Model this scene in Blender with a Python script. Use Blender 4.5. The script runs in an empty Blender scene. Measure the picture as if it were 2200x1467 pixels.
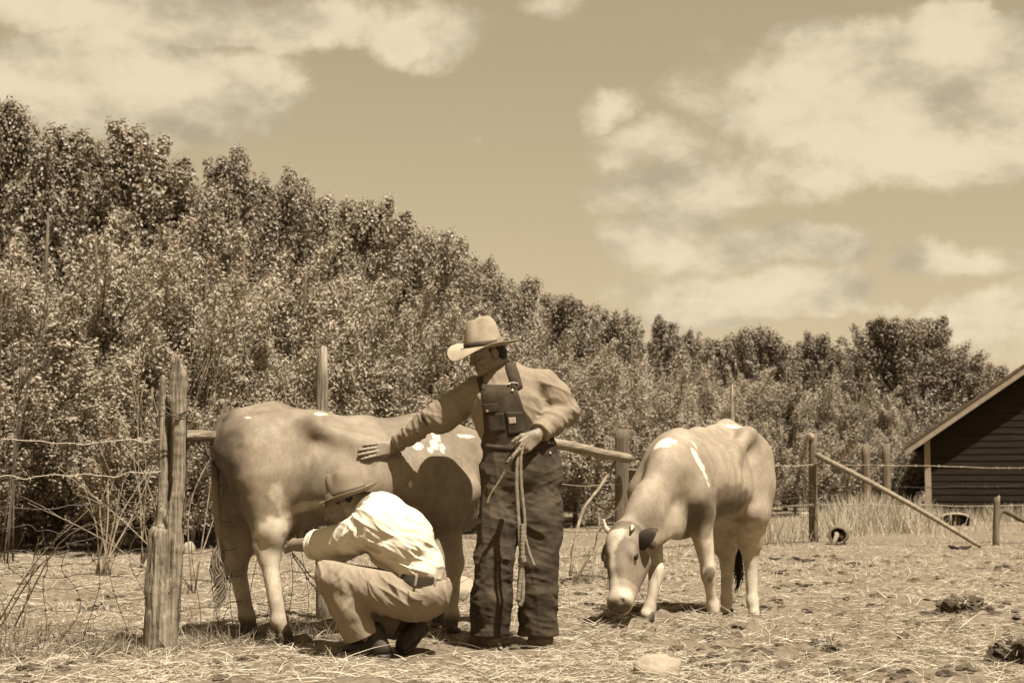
import bpy, bmesh, math, random
import numpy as np
from mathutils import Vector, Matrix
from mathutils.bvhtree import BVHTree

# ------------------------------------------------------------------ camera
FPX, CX, CY, CAMH = 3195.0, 1100.0, 733.5, 0.9
PITCH = math.atan(295.5 / FPX)
scene = bpy.context.scene
COL = scene.collection
cam_d = bpy.data.cameras.new('camera')
cam_d.sensor_width = 36.0
cam_d.lens = FPX / 2200.0 * 36.0
cam_d.clip_start = 0.05
cam_d.clip_end = 3000.0
cam_d.dof.use_dof = True
cam_d.dof.focus_distance = 8.3
cam_d.dof.aperture_fstop = 4.8
cam = bpy.data.objects.new('camera', cam_d)
COL.objects.link(cam)
cam.location = (0, 0, CAMH)
cam.rotation_euler = (math.pi / 2 + PITCH, 0, 0)
scene.camera = cam

# ------------------------------------------------------------------ colour
def lum(c): return 0.2126 * c[0] + 0.7152 * c[1] + 0.0722 * c[2]
HI, LO = (1, .905, .70), (1, .71, .435)
ALB = .60        # the film is exposed for the shade, so true reflectances sit below the tones of the print
def S(l):
    l = l * ALB
    t = min(1.0, max(0.0, l / .6)) ** .85
    c = [LO[i] + (HI[i] - LO[i]) * t for i in range(3)]
    k = l / lum(c)
    return (c[0] * k, c[1] * k, c[2] * k, 1.0)

def dir_px(px, py):
    x = (px - CX) / FPX; y = (CY - py) / FPX
    c, s = math.cos(PITCH), math.sin(PITCH)
    return np.array([x, c - y * s, s + y * c])
def P(px, py, Y):
    d = dir_px(px, py)
    return np.array([0, 0, CAMH]) + d * (Y / d[1])

# ------------------------------------------------------------------ world: sepia sky with clouds
SUN_EL, SUN_AZ = math.radians(64), math.radians(34)      # azimuth to the right of straight behind the camera
to_sun = Vector((math.sin(SUN_AZ) * math.cos(SUN_EL), -math.cos(SUN_AZ) * math.cos(SUN_EL), math.sin(SUN_EL)))
world = bpy.data.worlds.new('World')
scene.world = world
world.use_nodes = True
nt = world.node_tree
nt.nodes.clear()
class NB:
    """small node-building helper"""
    def __init__(s, nt): s.nt = nt
    def n(s, t, **kw):
        nd = s.nt.nodes.new(t)
        for k, v in kw.items(): setattr(nd, k, v)
        return nd
    def put(s, sock, v):
        if isinstance(v, bpy.types.NodeSocket): s.nt.links.new(v, sock)
        else: sock.default_value = v
    def math(s, op, a, b=0.0, c=0.0, clamp=False):
        nd = s.n('ShaderNodeMath', operation=op, use_clamp=clamp)
        s.put(nd.inputs[0], a); s.put(nd.inputs[1], b); s.put(nd.inputs[2], c)
        return nd.outputs[0]
    def vm(s, op, a, b=(0, 0, 0)):
        nd = s.n('ShaderNodeVectorMath', operation=op)
        s.put(nd.inputs[0], a); s.put(nd.inputs[1], b)
        return nd.outputs['Value'] if op in ('LENGTH', 'DOT_PRODUCT') else nd.outputs[0]
    def noise(s, vec, scale, detail=4.0, rough=.55, dist=0.0):
        nd = s.n('ShaderNodeTexNoise')
        s.put(nd.inputs['Vector'], vec); nd.inputs['Scale'].default_value = scale
        nd.inputs['Detail'].default_value = detail; nd.inputs['Roughness'].default_value = rough
        nd.inputs['Distortion'].default_value = dist
        return nd.outputs['Fac']
    def maprange(s, v, a, b, c=0.0, d=1.0, smooth=False):
        nd = s.n('ShaderNodeMapRange', interpolation_type='SMOOTHSTEP' if smooth else 'LINEAR')
        s.put(nd.inputs[0], v)
        for i, q in enumerate((a, b, c, d)): s.put(nd.inputs[i + 1], q)
        return nd.outputs[0]
    def mix(s, f, a, b, blend='MIX'):
        nd = s.n('ShaderNodeMix', data_type='RGBA', blend_type=blend)
        s.put(nd.inputs[0], f); s.put(nd.inputs[6], a); s.put(nd.inputs[7], b)
        return nd.outputs[2]
    def mapping(s, vec, scale=(1, 1, 1), rot=(0, 0, 0), loc=(0, 0, 0)):
        nd = s.n('ShaderNodeMapping')
        s.put(nd.inputs[0], vec)
        nd.inputs['Scale'].default_value = scale; nd.inputs['Rotation'].default_value = rot
        nd.inputs['Location'].default_value = loc
        return nd.outputs[0]

SKY_STRENGTH, CLOUD_STRENGTH = 0.1155, .265
w = NB(nt)
sky = w.n('ShaderNodeTexSky', sky_type='NISHITA')
sky.sun_disc = False
sky.sun_elevation = SUN_EL
sky.sun_rotation = math.pi - SUN_AZ
bw = w.n('ShaderNodeRGBToBW'); nt.links.new(sky.outputs[0], bw.inputs[0])
tc = w.n('ShaderNodeTexCoord').outputs['Generated']
skycol = w.mix(1.0, (1.0, .80, .505, 1), w.math('POWER', bw.outputs[0], .585), 'MULTIPLY')
# clouds: soft masses at their bearings, broken up by noise
blobs = [(320, 205, 350, 140, 1.0), (430, 30, 620, 75, .9), (900, 55, 190, 95, .9), (200, 120, 200, 80, .8),
         (1850, 200, 420, 130, 1.0), (2060, 130, 170, 110, .8), (1960, 300, 330, 110, .85), (1330, 260, 80, 60, .75), (1420, 330, 150, 80, .85),
         (1500, 425, 210, 90, .95), (1450, 535, 150, 80, 1.0), (1640, 545, 240, 55, .9), (1580, 640, 310, 75, 1.0),
         (2060, 545, 200, 60, .8), (2140, 690, 190, 110, .8), (1200, 8, 110, 45, .7), (1720, 380, 200, 90, .6)]
warp = w.n('ShaderNodeTexNoise'); warp.inputs['Scale'].default_value = 9.0; warp.inputs['Detail'].default_value = 6.0
nt.links.new(tc, warp.inputs['Vector'])
wv = w.vm('SUBTRACT', warp.outputs['Color'], (.5, .5, .5))
wv2 = w.vm('MULTIPLY', wv, (.09, .09, .07))
dv = w.vm('ADD', tc, wv2)
acc = None
for (bx, by, rx, ry, a) in blobs:
    c = dir_px(bx, by); c = c / np.linalg.norm(c)
    q = w.vm('SUBTRACT', dv, tuple(c))
    q = w.vm('MULTIPLY', q, (FPX / rx, 0.0, FPX / ry))
    ln = w.vm('LENGTH', q)
    v = w.maprange(ln, 1.15, 0.1, 0.0, a)
    acc = v if acc is None else w.math('MAXIMUM', acc, v)
big = w.noise(w.mapping(tc, scale=(1, 1, 1.9)), 2.2, 3.0)
gen = w.maprange(big, .54, .72, 0.0, .8)
sep = w.n('ShaderNodeSeparateXYZ'); nt.links.new(tc, sep.inputs[0])
# the general cloud field takes over beyond the cloud masses that were placed
off = w.math('MAXIMUM', w.maprange(w.math('ABSOLUTE', sep.outputs[0]), .36, .5), w.maprange(sep.outputs[2], .34, .45))
acc = w.math('MAXIMUM', acc, w.math('MULTIPLY', gen, off))
fine = w.noise(w.mapping(tc, scale=(1, 1, 1.4)), 16.0, 8.0, .6, .2)
puff = w.noise(tc, 34.0, 6.0, .62, .4)
den = w.math('ADD', acc, w.math('MULTIPLY', w.math('SUBTRACT', fine, .5), 1.2))
den = w.math('ADD', den, w.math('MULTIPLY', w.math('SUBTRACT', puff, .5), .5))
soft = w.noise(w.mapping(tc, loc=(2, 0, 1)), 5.0, 2.0)
mask = w.maprange(den, .16, w.maprange(soft, .35, .65, .36, .66), 0.0, 1.0, True)
sh = w.noise(w.mapping(tc, scale=(1, 1, 1.7), loc=(.3, 0, .06)), 13.0, 8.0, .58)
bright = w.maprange(w.math('ADD', sh, w.math('MULTIPLY', den, .12)), .34, .68, .66, 1.26, True)
cloudcol = w.mix(1.0, (1.16, .975, .69, 1), bright, 'MULTIPLY')
up = w.maprange(sep.outputs[2], -.02, .02)
mask = w.math('MULTIPLY', mask, up)
bg1 = w.n('ShaderNodeBackground'); nt.links.new(skycol, bg1.inputs[0]); bg1.inputs[1].default_value = SKY_STRENGTH
bg2 = w.n('ShaderNodeBackground'); nt.links.new(cloudcol, bg2.inputs[0]); bg2.inputs[1].default_value = CLOUD_STRENGTH
mx = w.n('ShaderNodeMixShader')
nt.links.new(w.math('MULTIPLY', mask, .86), mx.inputs[0]); nt.links.new(bg1.outputs[0], mx.inputs[1]); nt.links.new(bg2.outputs[0], mx.inputs[2])
wo = w.n('ShaderNodeOutputWorld'); nt.links.new(mx.outputs[0], wo.inputs[0])

sun_d = bpy.data.lights.new('sun', 'SUN')
sun_d.energy = 5.0
sun_d.angle = math.radians(.53)
sun_d.color = (1.0, .965, .89)
sun = bpy.data.objects.new('sun', sun_d)
COL.objects.link(sun)
sun.rotation_euler = to_sun.to_track_quat('Z', 'Y').to_euler()
sun.location = (20, -20, 40)
vs = scene.view_settings
vs.view_transform = 'Standard'; vs.look = 'None'; vs.gamma = 1.0; vs.use_curve_mapping = False
vs.exposure = 1.2
scene.cycles.max_bounces = 6
scene.cycles.use_denoising = True

# ------------------------------------------------------------------ materials
MATS = {}
def mat(name, l, rough=.8, var=.25, scale=8.0, bump=.0, bscale=60.0, spec=.3, stretch=(1, 1, 1), l2=None, detail=6.0, extra=None, coord='Object'):
    """procedural surface: base value l varied by noise towards l2"""
    m = bpy.data.materials.new(name); m.use_nodes = True
    b = NB(m.node_tree)
    pr = m.node_tree.nodes['Principled BSDF']
    co = b.n('ShaderNodeTexCoord').outputs[coord]
    v = b.mapping(co, scale=stretch)
    if l2 is None: a_, b_ = S(l * (1 - var)), S(min(.9, l * (1 + var)))
    else: a_, b_ = S(l), S(l2)
    f = b.maprange(b.noise(v, scale, detail, .6), .3, .7)
    colr = b.mix(f, a_, b_)
    if extra: colr = extra(b, co, colr)
    b.put(pr.inputs['Base Color'], colr)
    pr.inputs['Roughness'].default_value = rough
    pr.inputs['Specular IOR Level'].default_value = spec
    if bump:
        bn = b.n('ShaderNodeBump'); bn.inputs['Strength'].default_value = bump; bn.inputs['Distance'].default_value = .02
        b.put(bn.inputs['Height'], b.noise(v, bscale, 5.0, .6))
        m.node_tree.links.new(bn.outputs[0], pr.inputs['Normal'])
    MATS[name] = m
    return m

def leafmat(name, l, trans=.35, var=.35, rough=.45):
    m = bpy.data.materials.new(name); m.use_nodes = True
    b = NB(m.node_tree); nt_ = m.node_tree
    pr = nt_.nodes['Principled BSDF']
    geo = b.n('ShaderNodeNewGeometry')
    f = geo.outputs['Random Per Island']
    oi = b.n('ShaderNodeObjectInfo').outputs['Random']
    k = b.math('ADD', b.math('MULTIPLY', f, .55), b.math('MULTIPLY', oi, .45))
    colr = b.mix(k, S(l * (1 - var)), S(l * (1 + var)))
    b.put(pr.inputs['Base Color'], colr)
    pr.inputs['Roughness'].default_value = rough
    pr.inputs['Specular IOR Level'].default_value = .32
    tr = b.n('ShaderNodeBsdfTranslucent'); b.put(tr.inputs[0], colr)
    ms = b.n('ShaderNodeMixShader'); ms.inputs[0].default_value = trans
    nt_.links.new(pr.outputs[0], ms.inputs[1]); nt_.links.new(tr.outputs[0], ms.inputs[2])
    nt_.links.new(ms.outputs[0], nt_.nodes['Material Output'].inputs[0])
    MATS[name] = m
    return m

def attrmat(name, attr='fur', rough=.65, spec=.25, nscale=14.0, amount=.16, bump=.25, bscale=260.0):
    m = bpy.data.materials.new(name); m.use_nodes = True
    b = NB(m.node_tree)
    pr = m.node_tree.nodes['Principled BSDF']
    at = b.n('ShaderNodeAttribute', attribute_name=attr).outputs['Color']
    co = b.n('ShaderNodeTexCoord').outputs['Object']
    f = b.maprange(b.noise(co, nscale, 7.0, .65), .3, .7, 1 - amount, 1 + amount)
    f2 = b.maprange(b.noise(b.mapping(co, scale=(1, 1, .3)), 150.0, 3.0, .7), .3, .7, .86, 1.14)
    f3 = b.maprange(b.noise(co, 3.5, 4.0, .6), .3, .7, .88, 1.12)
    f = b.math('MULTIPLY', b.math('MULTIPLY', f, f2), f3)
    sc_ = b.n('ShaderNodeVectorMath', operation='SCALE'); b.put(sc_.inputs[0], at); b.put(sc_.inputs['Scale'], f)
    b.put(pr.inputs['Base Color'], sc_.outputs[0])
    pr.inputs['Roughness'].default_value = rough
    pr.inputs['Specular IOR Level'].default_value = spec
    bn = b.n('ShaderNodeBump'); bn.inputs['Strength'].default_value = bump; bn.inputs['Distance'].default_value = .006
    b.put(bn.inputs['Height'], b.noise(b.mapping(co, scale=(1, 1, .35)), bscale, 3.0, .6))
    m.node_tree.links.new(bn.outputs[0], pr.inputs['Normal'])
    MATS[name] = m
    return m

# ------------------------------------------------------------------ object helpers
def tag(o, label=None, cat=None, group=None, kind=None):
    if label: o['label'] = label
    if cat: o['category'] = cat
    if group: o['group'] = group
    if kind: o['kind'] = kind
    return o
def empty(name, loc, label, cat, group=None):
    o = bpy.data.objects.new(name, None)
    o.empty_display_size = .1
    COL.objects.link(o); o.location = loc
    return tag(o, label, cat, group)
def mesh(name, V, F, material, parent=None, smooth=True, base=None, corner=None):
    """V (n,3) world or local verts; with a parent Empty the verts are made local to it"""
    V = np.asarray(V, dtype=np.float32).reshape(-1, 3)
    off = None
    if base is not None: off = np.array(base, dtype=np.float32)
    elif parent is not None:
        p = parent; off = np.zeros(3, dtype=np.float32)
        while p is not None: off = off + np.array(p.location, dtype=np.float32); p = p.parent
    if off is not None: V = V - off
    me = bpy.data.meshes.new(name)
    if isinstance(F, np.ndarray):
        n, k = F.shape
        me.vertices.add(len(V)); me.vertices.foreach_set('co', V.ravel())
        me.loops.add(n * k); me.loops.foreach_set('vertex_index', F.ravel().astype(np.int32))
        me.polygons.add(n); me.polygons.foreach_set('loop_start', np.arange(0, n * k, k, dtype=np.int32))
        me.update(calc_edges=True)
    else:
        me.from_pydata([tuple(map(float, v)) for v in V], [], F)
    me.validate()
    if smooth: me.shade_smooth()
    else: me.shade_flat()
    o = bpy.data.objects.new(name, me)
    COL.objects.link(o)
    if material is not None: me.materials.append(material)
    if parent is not None: o.parent = parent
    elif base is not None: o.location = base
    return o
def rebase(o, loc):
    """move a top-level mesh's origin to loc without moving its shape"""
    loc = Vector(loc); d = loc - o.location
    o.data.transform(Matrix.Translation(-d)); o.location = loc
    return o
def copy_tree(o, parent=None):
    c = o.copy(); COL.objects.link(c); c.parent = parent
    for ch in list(o.children): copy_tree(ch, c)
    return c
def join_parts(parts):
    Vs, Fs, n = [], [], 0
    for V, F in parts:
        V = np.asarray(V, float); Vs.append(V)
        Fs += [tuple(int(i) + n for i in f) for f in F]; n += len(V)
    return np.concatenate(Vs), Fs
def box(c, size, rot=None, bev=0.0):
    """box verts/faces; rot 3x3; bev bevels the edges"""
    bm = bmesh.new(); bmesh.ops.create_cube(bm, size=1.0)
    for v in bm.verts: v.co = Vector((v.co.x * size[0], v.co.y * size[1], v.co.z * size[2]))
    if bev: bmesh.ops.bevel(bm, geom=bm.edges[:], offset=bev, segments=2, affect='EDGES', profile=.6)
    V = np.array([v.co[:] for v in bm.verts]); bm.verts.index_update()
    F = [[v.index for v in f.verts] for f in bm.faces]; bm.free()
    if rot is not None: V = V @ np.array(rot).T
    return V + np.array(c), F
def spline(pts, n):
    """Catmull-Rom through pts (k,d), n samples"""
    p = np.asarray(pts, float); k = len(p)
    q = np.vstack([2 * p[0] - p[1], p, 2 * p[-1] - p[-2]])
    t = np.linspace(0, k - 1 - 1e-9, n); i = t.astype(int); u = (t - i)[:, None]
    a, b, c, d = q[i], q[i + 1], q[i + 2], q[i + 3]
    return .5 * (2 * b + (c - a) * u + (2 * a - 5 * b + 4 * c - d) * u * u + (3 * b - a - 3 * c + d) * u ** 3)
def tube(pts, rad, sides=8, cap=True, flat=None):
    """tube along points; rad scalar/array; flat=(axis, factor) squashes"""
    p = np.asarray(pts, float); n = len(p)
    r = np.broadcast_to(np.asarray(rad, float), (n,))
    t = np.gradient(p, axis=0); t /= np.linalg.norm(t, axis=1)[:, None] + 1e-12
    a = np.array([0, 0, 1.0]) if abs(t[0][2]) < .9 else np.array([1.0, 0, 0])
    u = np.cross(t[0], a); u /= np.linalg.norm(u)
    ang = np.linspace(0, 2 * math.pi, sides, endpoint=False)
    V = np.zeros((n, sides, 3))
    for i in range(n):
        u = u - t[i] * np.dot(u, t[i]); u /= np.linalg.norm(u) + 1e-12
        v = np.cross(t[i], u)
        V[i] = p[i] + r[i] * (np.cos(ang)[:, None] * u + np.sin(ang)[:, None] * v)
    V = V.reshape(-1, 3)
    F = []
    for i in range(n - 1):
        for j in range(sides):
            k = (j + 1) % sides
            F.append((i * sides + j, i * sides + k, (i + 1) * sides + k, (i + 1) * sides + j))
    if cap:
        F.append(tuple(range(sides - 1, -1, -1))); F.append(tuple((n - 1) * sides + j for j in range(sides)))
    return V, F

# ------------------------------------------------------------------ numpy noise
def vnoise(p, seed=0):
    p = np.asarray(p, np.float64); i = np.floor(p).astype(np.int64); f = p - i
    f = f * f * f * (f * (f * 6 - 15) + 10)
    def h(x, y, z):
        n = (x * 374761393 + y * 668265263 + z * 2147483647 + seed * 974711) & 0xffffffff
        n = ((n ^ (n >> 13)) * 1274126177) & 0xffffffff
        n = ((n ^ (n >> 16)) * 2246822519) & 0xffffffff
        return ((n ^ (n >> 15)) & 0xffff) / 65535.0
    x, y, z = i[..., 0], i[..., 1], i[..., 2]
    fx, fy, fz = f[..., 0], f[..., 1], f[..., 2]
    def lx(yy, zz): a = h(x, yy, zz); return a + (h(x + 1, yy, zz) - a) * fx
    a = lx(y, z); b = lx(y + 1, z); a = a + (b - a) * fy
    c = lx(y, z + 1); d = lx(y + 1, z + 1); c = c + (d - c) * fy
    return a + (c - a) * fz
def fbm(p, oct=4, seed=0):
    s, a, t = 0, .5, 0
    p = np.asarray(p, float)
    for k in range(oct):
        s = s + a * vnoise(p * 2 ** k + 17.3 * k, seed + k); t += a; a *= .5
    return s / t

# ------------------------------------------------------------------ implicit-surface modeller
def unit(v): v = np.asarray(v, float); return v / (np.linalg.norm(v) + 1e-12)
class Field:
    def __init__(s): s.ops = []
    def cone(s, a, b, r1, r2, k=.03, flat=None, neg=False):
        """tapered capsule; flat=(axis,factor) scales the section along axis"""
        s.ops.append(('c', np.array(a, float), np.array(b, float), r1, r2, k, None if flat is None else (unit(flat[0]), flat[1]), neg)); return s
    def chain(s, pts, rads, k=.03, flat=None):
        for i in range(len(pts) - 1): s.cone(pts[i], pts[i + 1], rads[i], rads[i + 1], k, flat)
        return s
    def ell(s, c, r, R=None, k=.03, neg=False):
        """ellipsoid; R rows are its axes"""
        s.ops.append(('e', np.array(c, float), np.array(r, float), np.eye(3) if R is None else np.array(R, float), k, neg)); return s
    def cut(s, c, n, k=.0):
        """remove what lies on the side n points to"""
        s.ops.append(('p', np.array(c, float), unit(n), k)); return s
    def disp(s, fn): s.ops.append(('d', fn)); return s
    def inter(s, fn): s.ops.append(('i', fn)); return s
    def grid(s, lo, hi, h):
        lo = np.array(lo, float); hi = np.array(hi, float)
        n = np.ceil((hi - lo) / h).astype(int) + 1
        ax = [(lo[i] + h * np.arange(n[i])).astype(np.float32) for i in range(3)]
        F = np.full(n, .5, np.float32)
        def sub(l, h_):
            sl = []
            for i in range(3):
                a = max(0, int((l[i] - lo[i]) / h)); b = min(n[i], int((h_[i] - lo[i]) / h) + 2)
                if a >= b: return None
                sl.append(slice(a, b))
            return tuple(sl)
        for op in s.ops:
            if op[0] in 'ce':
                if op[0] == 'c':
                    _, a, b, r1, r2, k, fl, neg = op
                    R = max(r1, r2) * (max(1, fl[1]) if fl else 1) + k + 3 * h
                    sl = sub(np.minimum(a, b) - R, np.maximum(a, b) + R)
                else:
                    _, c, r, Rm, k, neg = op
                    R = np.abs(Rm.T) @ r + k + 3 * h
                    sl = sub(c - R, c + R)
                if sl is None: continue
                X = ax[0][sl[0]][:, None, None]; Y = ax[1][sl[1]][None, :, None]; Z = ax[2][sl[2]][None, None, :]
                if op[0] == 'c':
                    ab = b - a; L = max(1e-9, float(ab @ ab))
                    px, py, pz = X - np.float32(a[0]), Y - np.float32(a[1]), Z - np.float32(a[2])
                    t = np.clip((px * ab[0] + py * ab[1] + pz * ab[2]) / L, 0, 1).astype(np.float32)
                    vx, vy, vz = px - t * ab[0], py - t * ab[1], pz - t * ab[2]
                    q = vx * vx + vy * vy + vz * vz
                    if fl:
                        u = vx * fl[0][0] + vy * fl[0][1] + vz * fl[0][2]
                        q = np.maximum(q - u * u + (u / fl[1]) ** 2, 0)
                        d = (np.sqrt(q) - (r1 + t * (r2 - r1))) * min(1, fl[1])
                    else: d = np.sqrt(q) - (r1 + t * (r2 - r1))
                else:
                    px, py, pz = X - np.float32(c[0]), Y - np.float32(c[1]), Z - np.float32(c[2])
                    k0 = 0; k1 = 0
                    for i in range(3):
                        qq = (px * Rm[i][0] + py * Rm[i][1] + pz * Rm[i][2]) / np.float32(r[i])
                        k0 = k0 + qq * qq; k1 = k1 + (qq / r[i]) ** 2
                    k0 = np.sqrt(k0); k1 = np.sqrt(k1) + 1e-9
                    d = k0 * (k0 - 1) / k1
                f = F[sl]
                if neg:
                    d = -d
                    hh = np.clip(.5 - .5 * (f - d) / k, 0, 1)
                    F[sl] = f + (d - f) * hh + k * hh * (1 - hh)
                else:
                    hh = np.clip(.5 + .5 * (f - d) / k, 0, 1)
                    F[sl] = f + (d - f) * hh - k * hh * (1 - hh)
            elif op[0] == 'p':
                _, c, nn, k = op
                d = (ax[0][:, None, None] - c[0]) * nn[0] + (ax[1][None, :, None] - c[1]) * nn[1] + (ax[2][None, None, :] - c[2]) * nn[2]
                F = np.maximum(F, d.astype(np.float32))
            else:
                idx = np.nonzero(np.abs(F) < .045) if op[0] == 'd' else np.nonzero(F < .045)
                pts = np.stack([ax[0][idx[0]], ax[1][idx[1]], ax[2][idx[2]]], 1).astype(np.float64)
                if op[0] == 'd': F[idx] += op[1](pts).astype(np.float32)
                else: F[idx] = np.maximum(F[idx], op[1](pts).astype(np.float32))
        return nets(F, lo, h)
def nets(F, lo, h):
    ins = F < 0
    nx, ny, nz = F.shape
    off = [(i, j, k) for i in (0, 1) for j in (0, 1) for k in (0, 1)]
    cnt = np.zeros((nx - 1, ny - 1, nz - 1), np.int8)
    for (i, j, k) in off: cnt += ins[i:nx - 1 + i, j:ny - 1 + j, k:nz - 1 + k]
    act = np.argwhere((cnt > 0) & (cnt < 8))
    if len(act) == 0: return np.zeros((0, 3)), np.zeros((0, 4), int)
    val = {o: F[act[:, 0] + o[0], act[:, 1] + o[1], act[:, 2] + o[2]] for o in off}
    s = np.zeros((len(act), 3)); c = np.zeros(len(act))
    for a in off:
        for ax in range(3):
            if a[ax]: continue
            b = list(a); b[ax] = 1; b = tuple(b)
            va, vb = val[a], val[b]
            m = (va < 0) != (vb < 0)
            t = np.where(m, va / np.where(m, va - vb, 1), 0)
            p = np.tile(np.array(a, float), (len(act), 1)); p[:, ax] += t
            s[m] += p[m]; c += m
    V = lo + h * (act + s / c[:, None])
    ids = np.full((nx - 1, ny - 1, nz - 1), -1, np.int64)
    ids[act[:, 0], act[:, 1], act[:, 2]] = np.arange(len(act))
    Q = []
    for ax in range(3):
        sl0 = [slice(1, -1)] * 3; sl1 = [slice(1, -1)] * 3
        sl0[ax] = slice(0, -1); sl1[ax] = slice(1, None)
        a, b = ins[tuple(sl0)], ins[tuple(sl1)]
        e = np.argwhere(a != b)
        if not len(e): continue
        sgn = a[e[:, 0], e[:, 1], e[:, 2]]
        o1, o2 = (ax + 1) % 3, (ax + 2) % 3
        base = e.copy()
        for q in range(3):
            if q != ax: base[:, q] += 1
        def cell(d1, d2):
            g = base.copy(); g[:, o1] -= d1; g[:, o2] -= d2
            return ids[g[:, 0], g[:, 1], g[:, 2]]
        quad = np.stack([cell(1, 1), cell(0, 1), cell(0, 0), cell(1, 0)], 1)
        quad[~sgn] = quad[~sgn][:, ::-1]
        Q.append(quad)
    Q = np.concatenate(Q)
    return V, Q[(Q >= 0).all(1)]
def stack(*ms):
    Vs, Fs, n = [], [], 0
    for V, F in ms:
        if len(F) == 0: continue
        Vs.append(V); Fs.append(F + n); n += len(V)
    return np.concatenate(Vs), np.concatenate(Fs)
def wrinkle(axis, la, lp, amp, seed=0, centre=None, reach=None, base=.0):
    """fold field: ridges across axis, wavelength la along it and lp across"""
    axis = unit(axis)
    def fn(p):
        s_ = p @ axis
        q = (p - s_[:, None] * axis) / lp + (s_ / la)[:, None] * axis
        q = q + .35 * vnoise(p / (la * 2.2), seed + 5)[:, None]
        n = vnoise(q, seed)
        rdg = 1 - np.abs(2 * n - 1)
        n2 = vnoise(q * 1.9 + 31.7, seed + 9)
        d = -(.68 * (rdg ** 3.2 - .25) + .45 * ((1 - np.abs(2 * n2 - 1)) ** 3 - .25)) * amp * 1.15
        if centre is not None:
            g = np.exp(-((p - np.array(centre)) ** 2).sum(1) / reach ** 2)
            d = d * (base + (1 - base) * g)
        return d
    return fn
def proj(p):
    """world points to photo pixels (used to read a position off the photograph while modelling)"""
    c, s = math.cos(PITCH), math.sin(PITCH)
    q = p - np.array([0, 0, CAMH])
    f = q[:, 1] * c + q[:, 2] * s; u = -q[:, 1] * s + q[:, 2] * c
    return CX + FPX * q[:, 0] / f, CY - FPX * u / f
rng = np.random.default_rng(7)
random.seed(7)
# ------------------------------------------------------------------ materials of the setting
def strawmix(b, co, c):
    n2 = b.maprange(b.noise(b.mapping(co, scale=(1, 1, 1)), 1.3, 5.0, .6), .42, .62)
    return b.mix(b.math('MULTIPLY', n2, .55), c, S(.26))
M_ground = mat('dry_trampled_earth', .13, .95, scale=22.0, l2=.30, bump=.9, bscale=90.0, spec=.1, extra=strawmix, detail=9.0)
M_straw = leafmat('bleached_straw', .50, .12, .32, .6)
M_weed = leafmat('grey_dry_weed', .22, .15, .4, .7)
M_clod = mat('dark_manure', .10, .95, .5, 30.0, 1.0, 120.0, .1)
M_leafA = leafmat('cottonwood_leaf', .29, .16, .40, .45)
M_leafB = leafmat('willow_leaf', .42, .18, .26, .5)
M_leafC = leafmat('brush_leaf', .36, .18, .30, .5)
M_bark = mat('grey_bark', .12, .9, .5, 14.0, .6, 60.0, .15, stretch=(1, 1, .2))
M_twig = mat('pale_dead_twig', .27, .9, .4, 20.0, .3, 80.0, .15)
M_wood = mat('weathered_wood', .07, .85, scale=52.0, l2=.50, bump=1.0, bscale=75.0, spec=.15, stretch=(1, 1, .06), detail=9.0)
M_woodh = mat('weathered_rail', .14, .85, scale=34.0, l2=.46, bump=1.0, bscale=75.0, spec=.15, stretch=(.10, .10, 1), detail=9.0)
M_wood2 = mat('dark_post_wood', .10, .9, scale=30.0, l2=.26, bump=.8, bscale=70.0, spec=.1, stretch=(1, 1, .08), detail=8.0)
M_wire = mat('rusty_wire', .07, .6, .5, 30.0, spec=.4)
M_wirep = mat('galvanised_wire', .42, .5, .3, 30.0, spec=.5)
M_stone = mat('pale_fieldstone', .40, .9, .18, 18.0, .5, 140.0, .2)
M_stoned = mat('dull_fieldstone', .24, .9, .3, 14.0, .5, 120.0, .2)
M_siding = mat('dark_barn_paint', .026, .85, .4, 5.0, .4, 50.0, .1, stretch=(.3, 1, 6))
M_trim = mat('grey_trim_board', .34, .8, .2, 6.0, .3, 50.0, .2)
M_shingle = mat('old_shingle', .12, .9, .4, 9.0, .5, 40.0, .1)
M_tin = mat('dull_tin', .32, .6, .4, 9.0, .3, 40.0, .4)
M_nearblack = mat('near_black_matte', .03, .9, .4, 9.0, .3, 40.0, .1)  # near-black rough tone for the trough shell and bark slabs

# ------------------------------------------------------------------ ground
def gz(x, y):
    x = np.asarray(x, float); y = np.asarray(y, float)
    z = -.085 * np.exp(-(((x - 1.75) / .8) ** 2 + ((y - 10.55) / .7) ** 2))
    p = np.stack([x, y, 0 * x], -1)
    z = z + (fbm(p / 1.9, 3, 3) - .5) * .07 * np.clip((np.abs(y) - 2) / 6, 0, 1)
    far = np.clip((np.hypot(x, y) - 70) / 400, 0, 1)
    return z + far * 2.0 * (fbm(p / 120, 2, 9) - .45)
def gzf(x, y): return float(gz(np.array([x]), np.array([y]))[0])
def axis_coords(lo, hi, step, far):
    m = list(np.arange(lo, hi + 1e-6, step)); s = step; a = [m[0]]
    while a[-1] > -far: s *= 1.17; a.append(a[-1] - s)
    s = step; b = [m[-1]]
    while b[-1] < far: s *= 1.17; b.append(b[-1] + s)
    return np.array(a[:0:-1] + m + b[1:])
gx, gy = axis_coords(-4.2, 4.2, .035, 900), axis_coords(5.2, 14.0, .04, 1400)
XX, YY = np.meshgrid(gx, gy, indexing='ij')
ZZ = gz(XX, YY)
pp = np.stack([XX, YY, 0 * XX], -1)
near = np.exp(-np.clip(YY - 13, 0, 99) / 6) * np.exp(-np.clip(np.abs(XX) - 5, 0, 99) / 4)
rough = fbm(pp / .16, 4, 21)
clump = np.clip(fbm(pp / .55, 3, 31) - .5, 0, 1)
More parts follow.
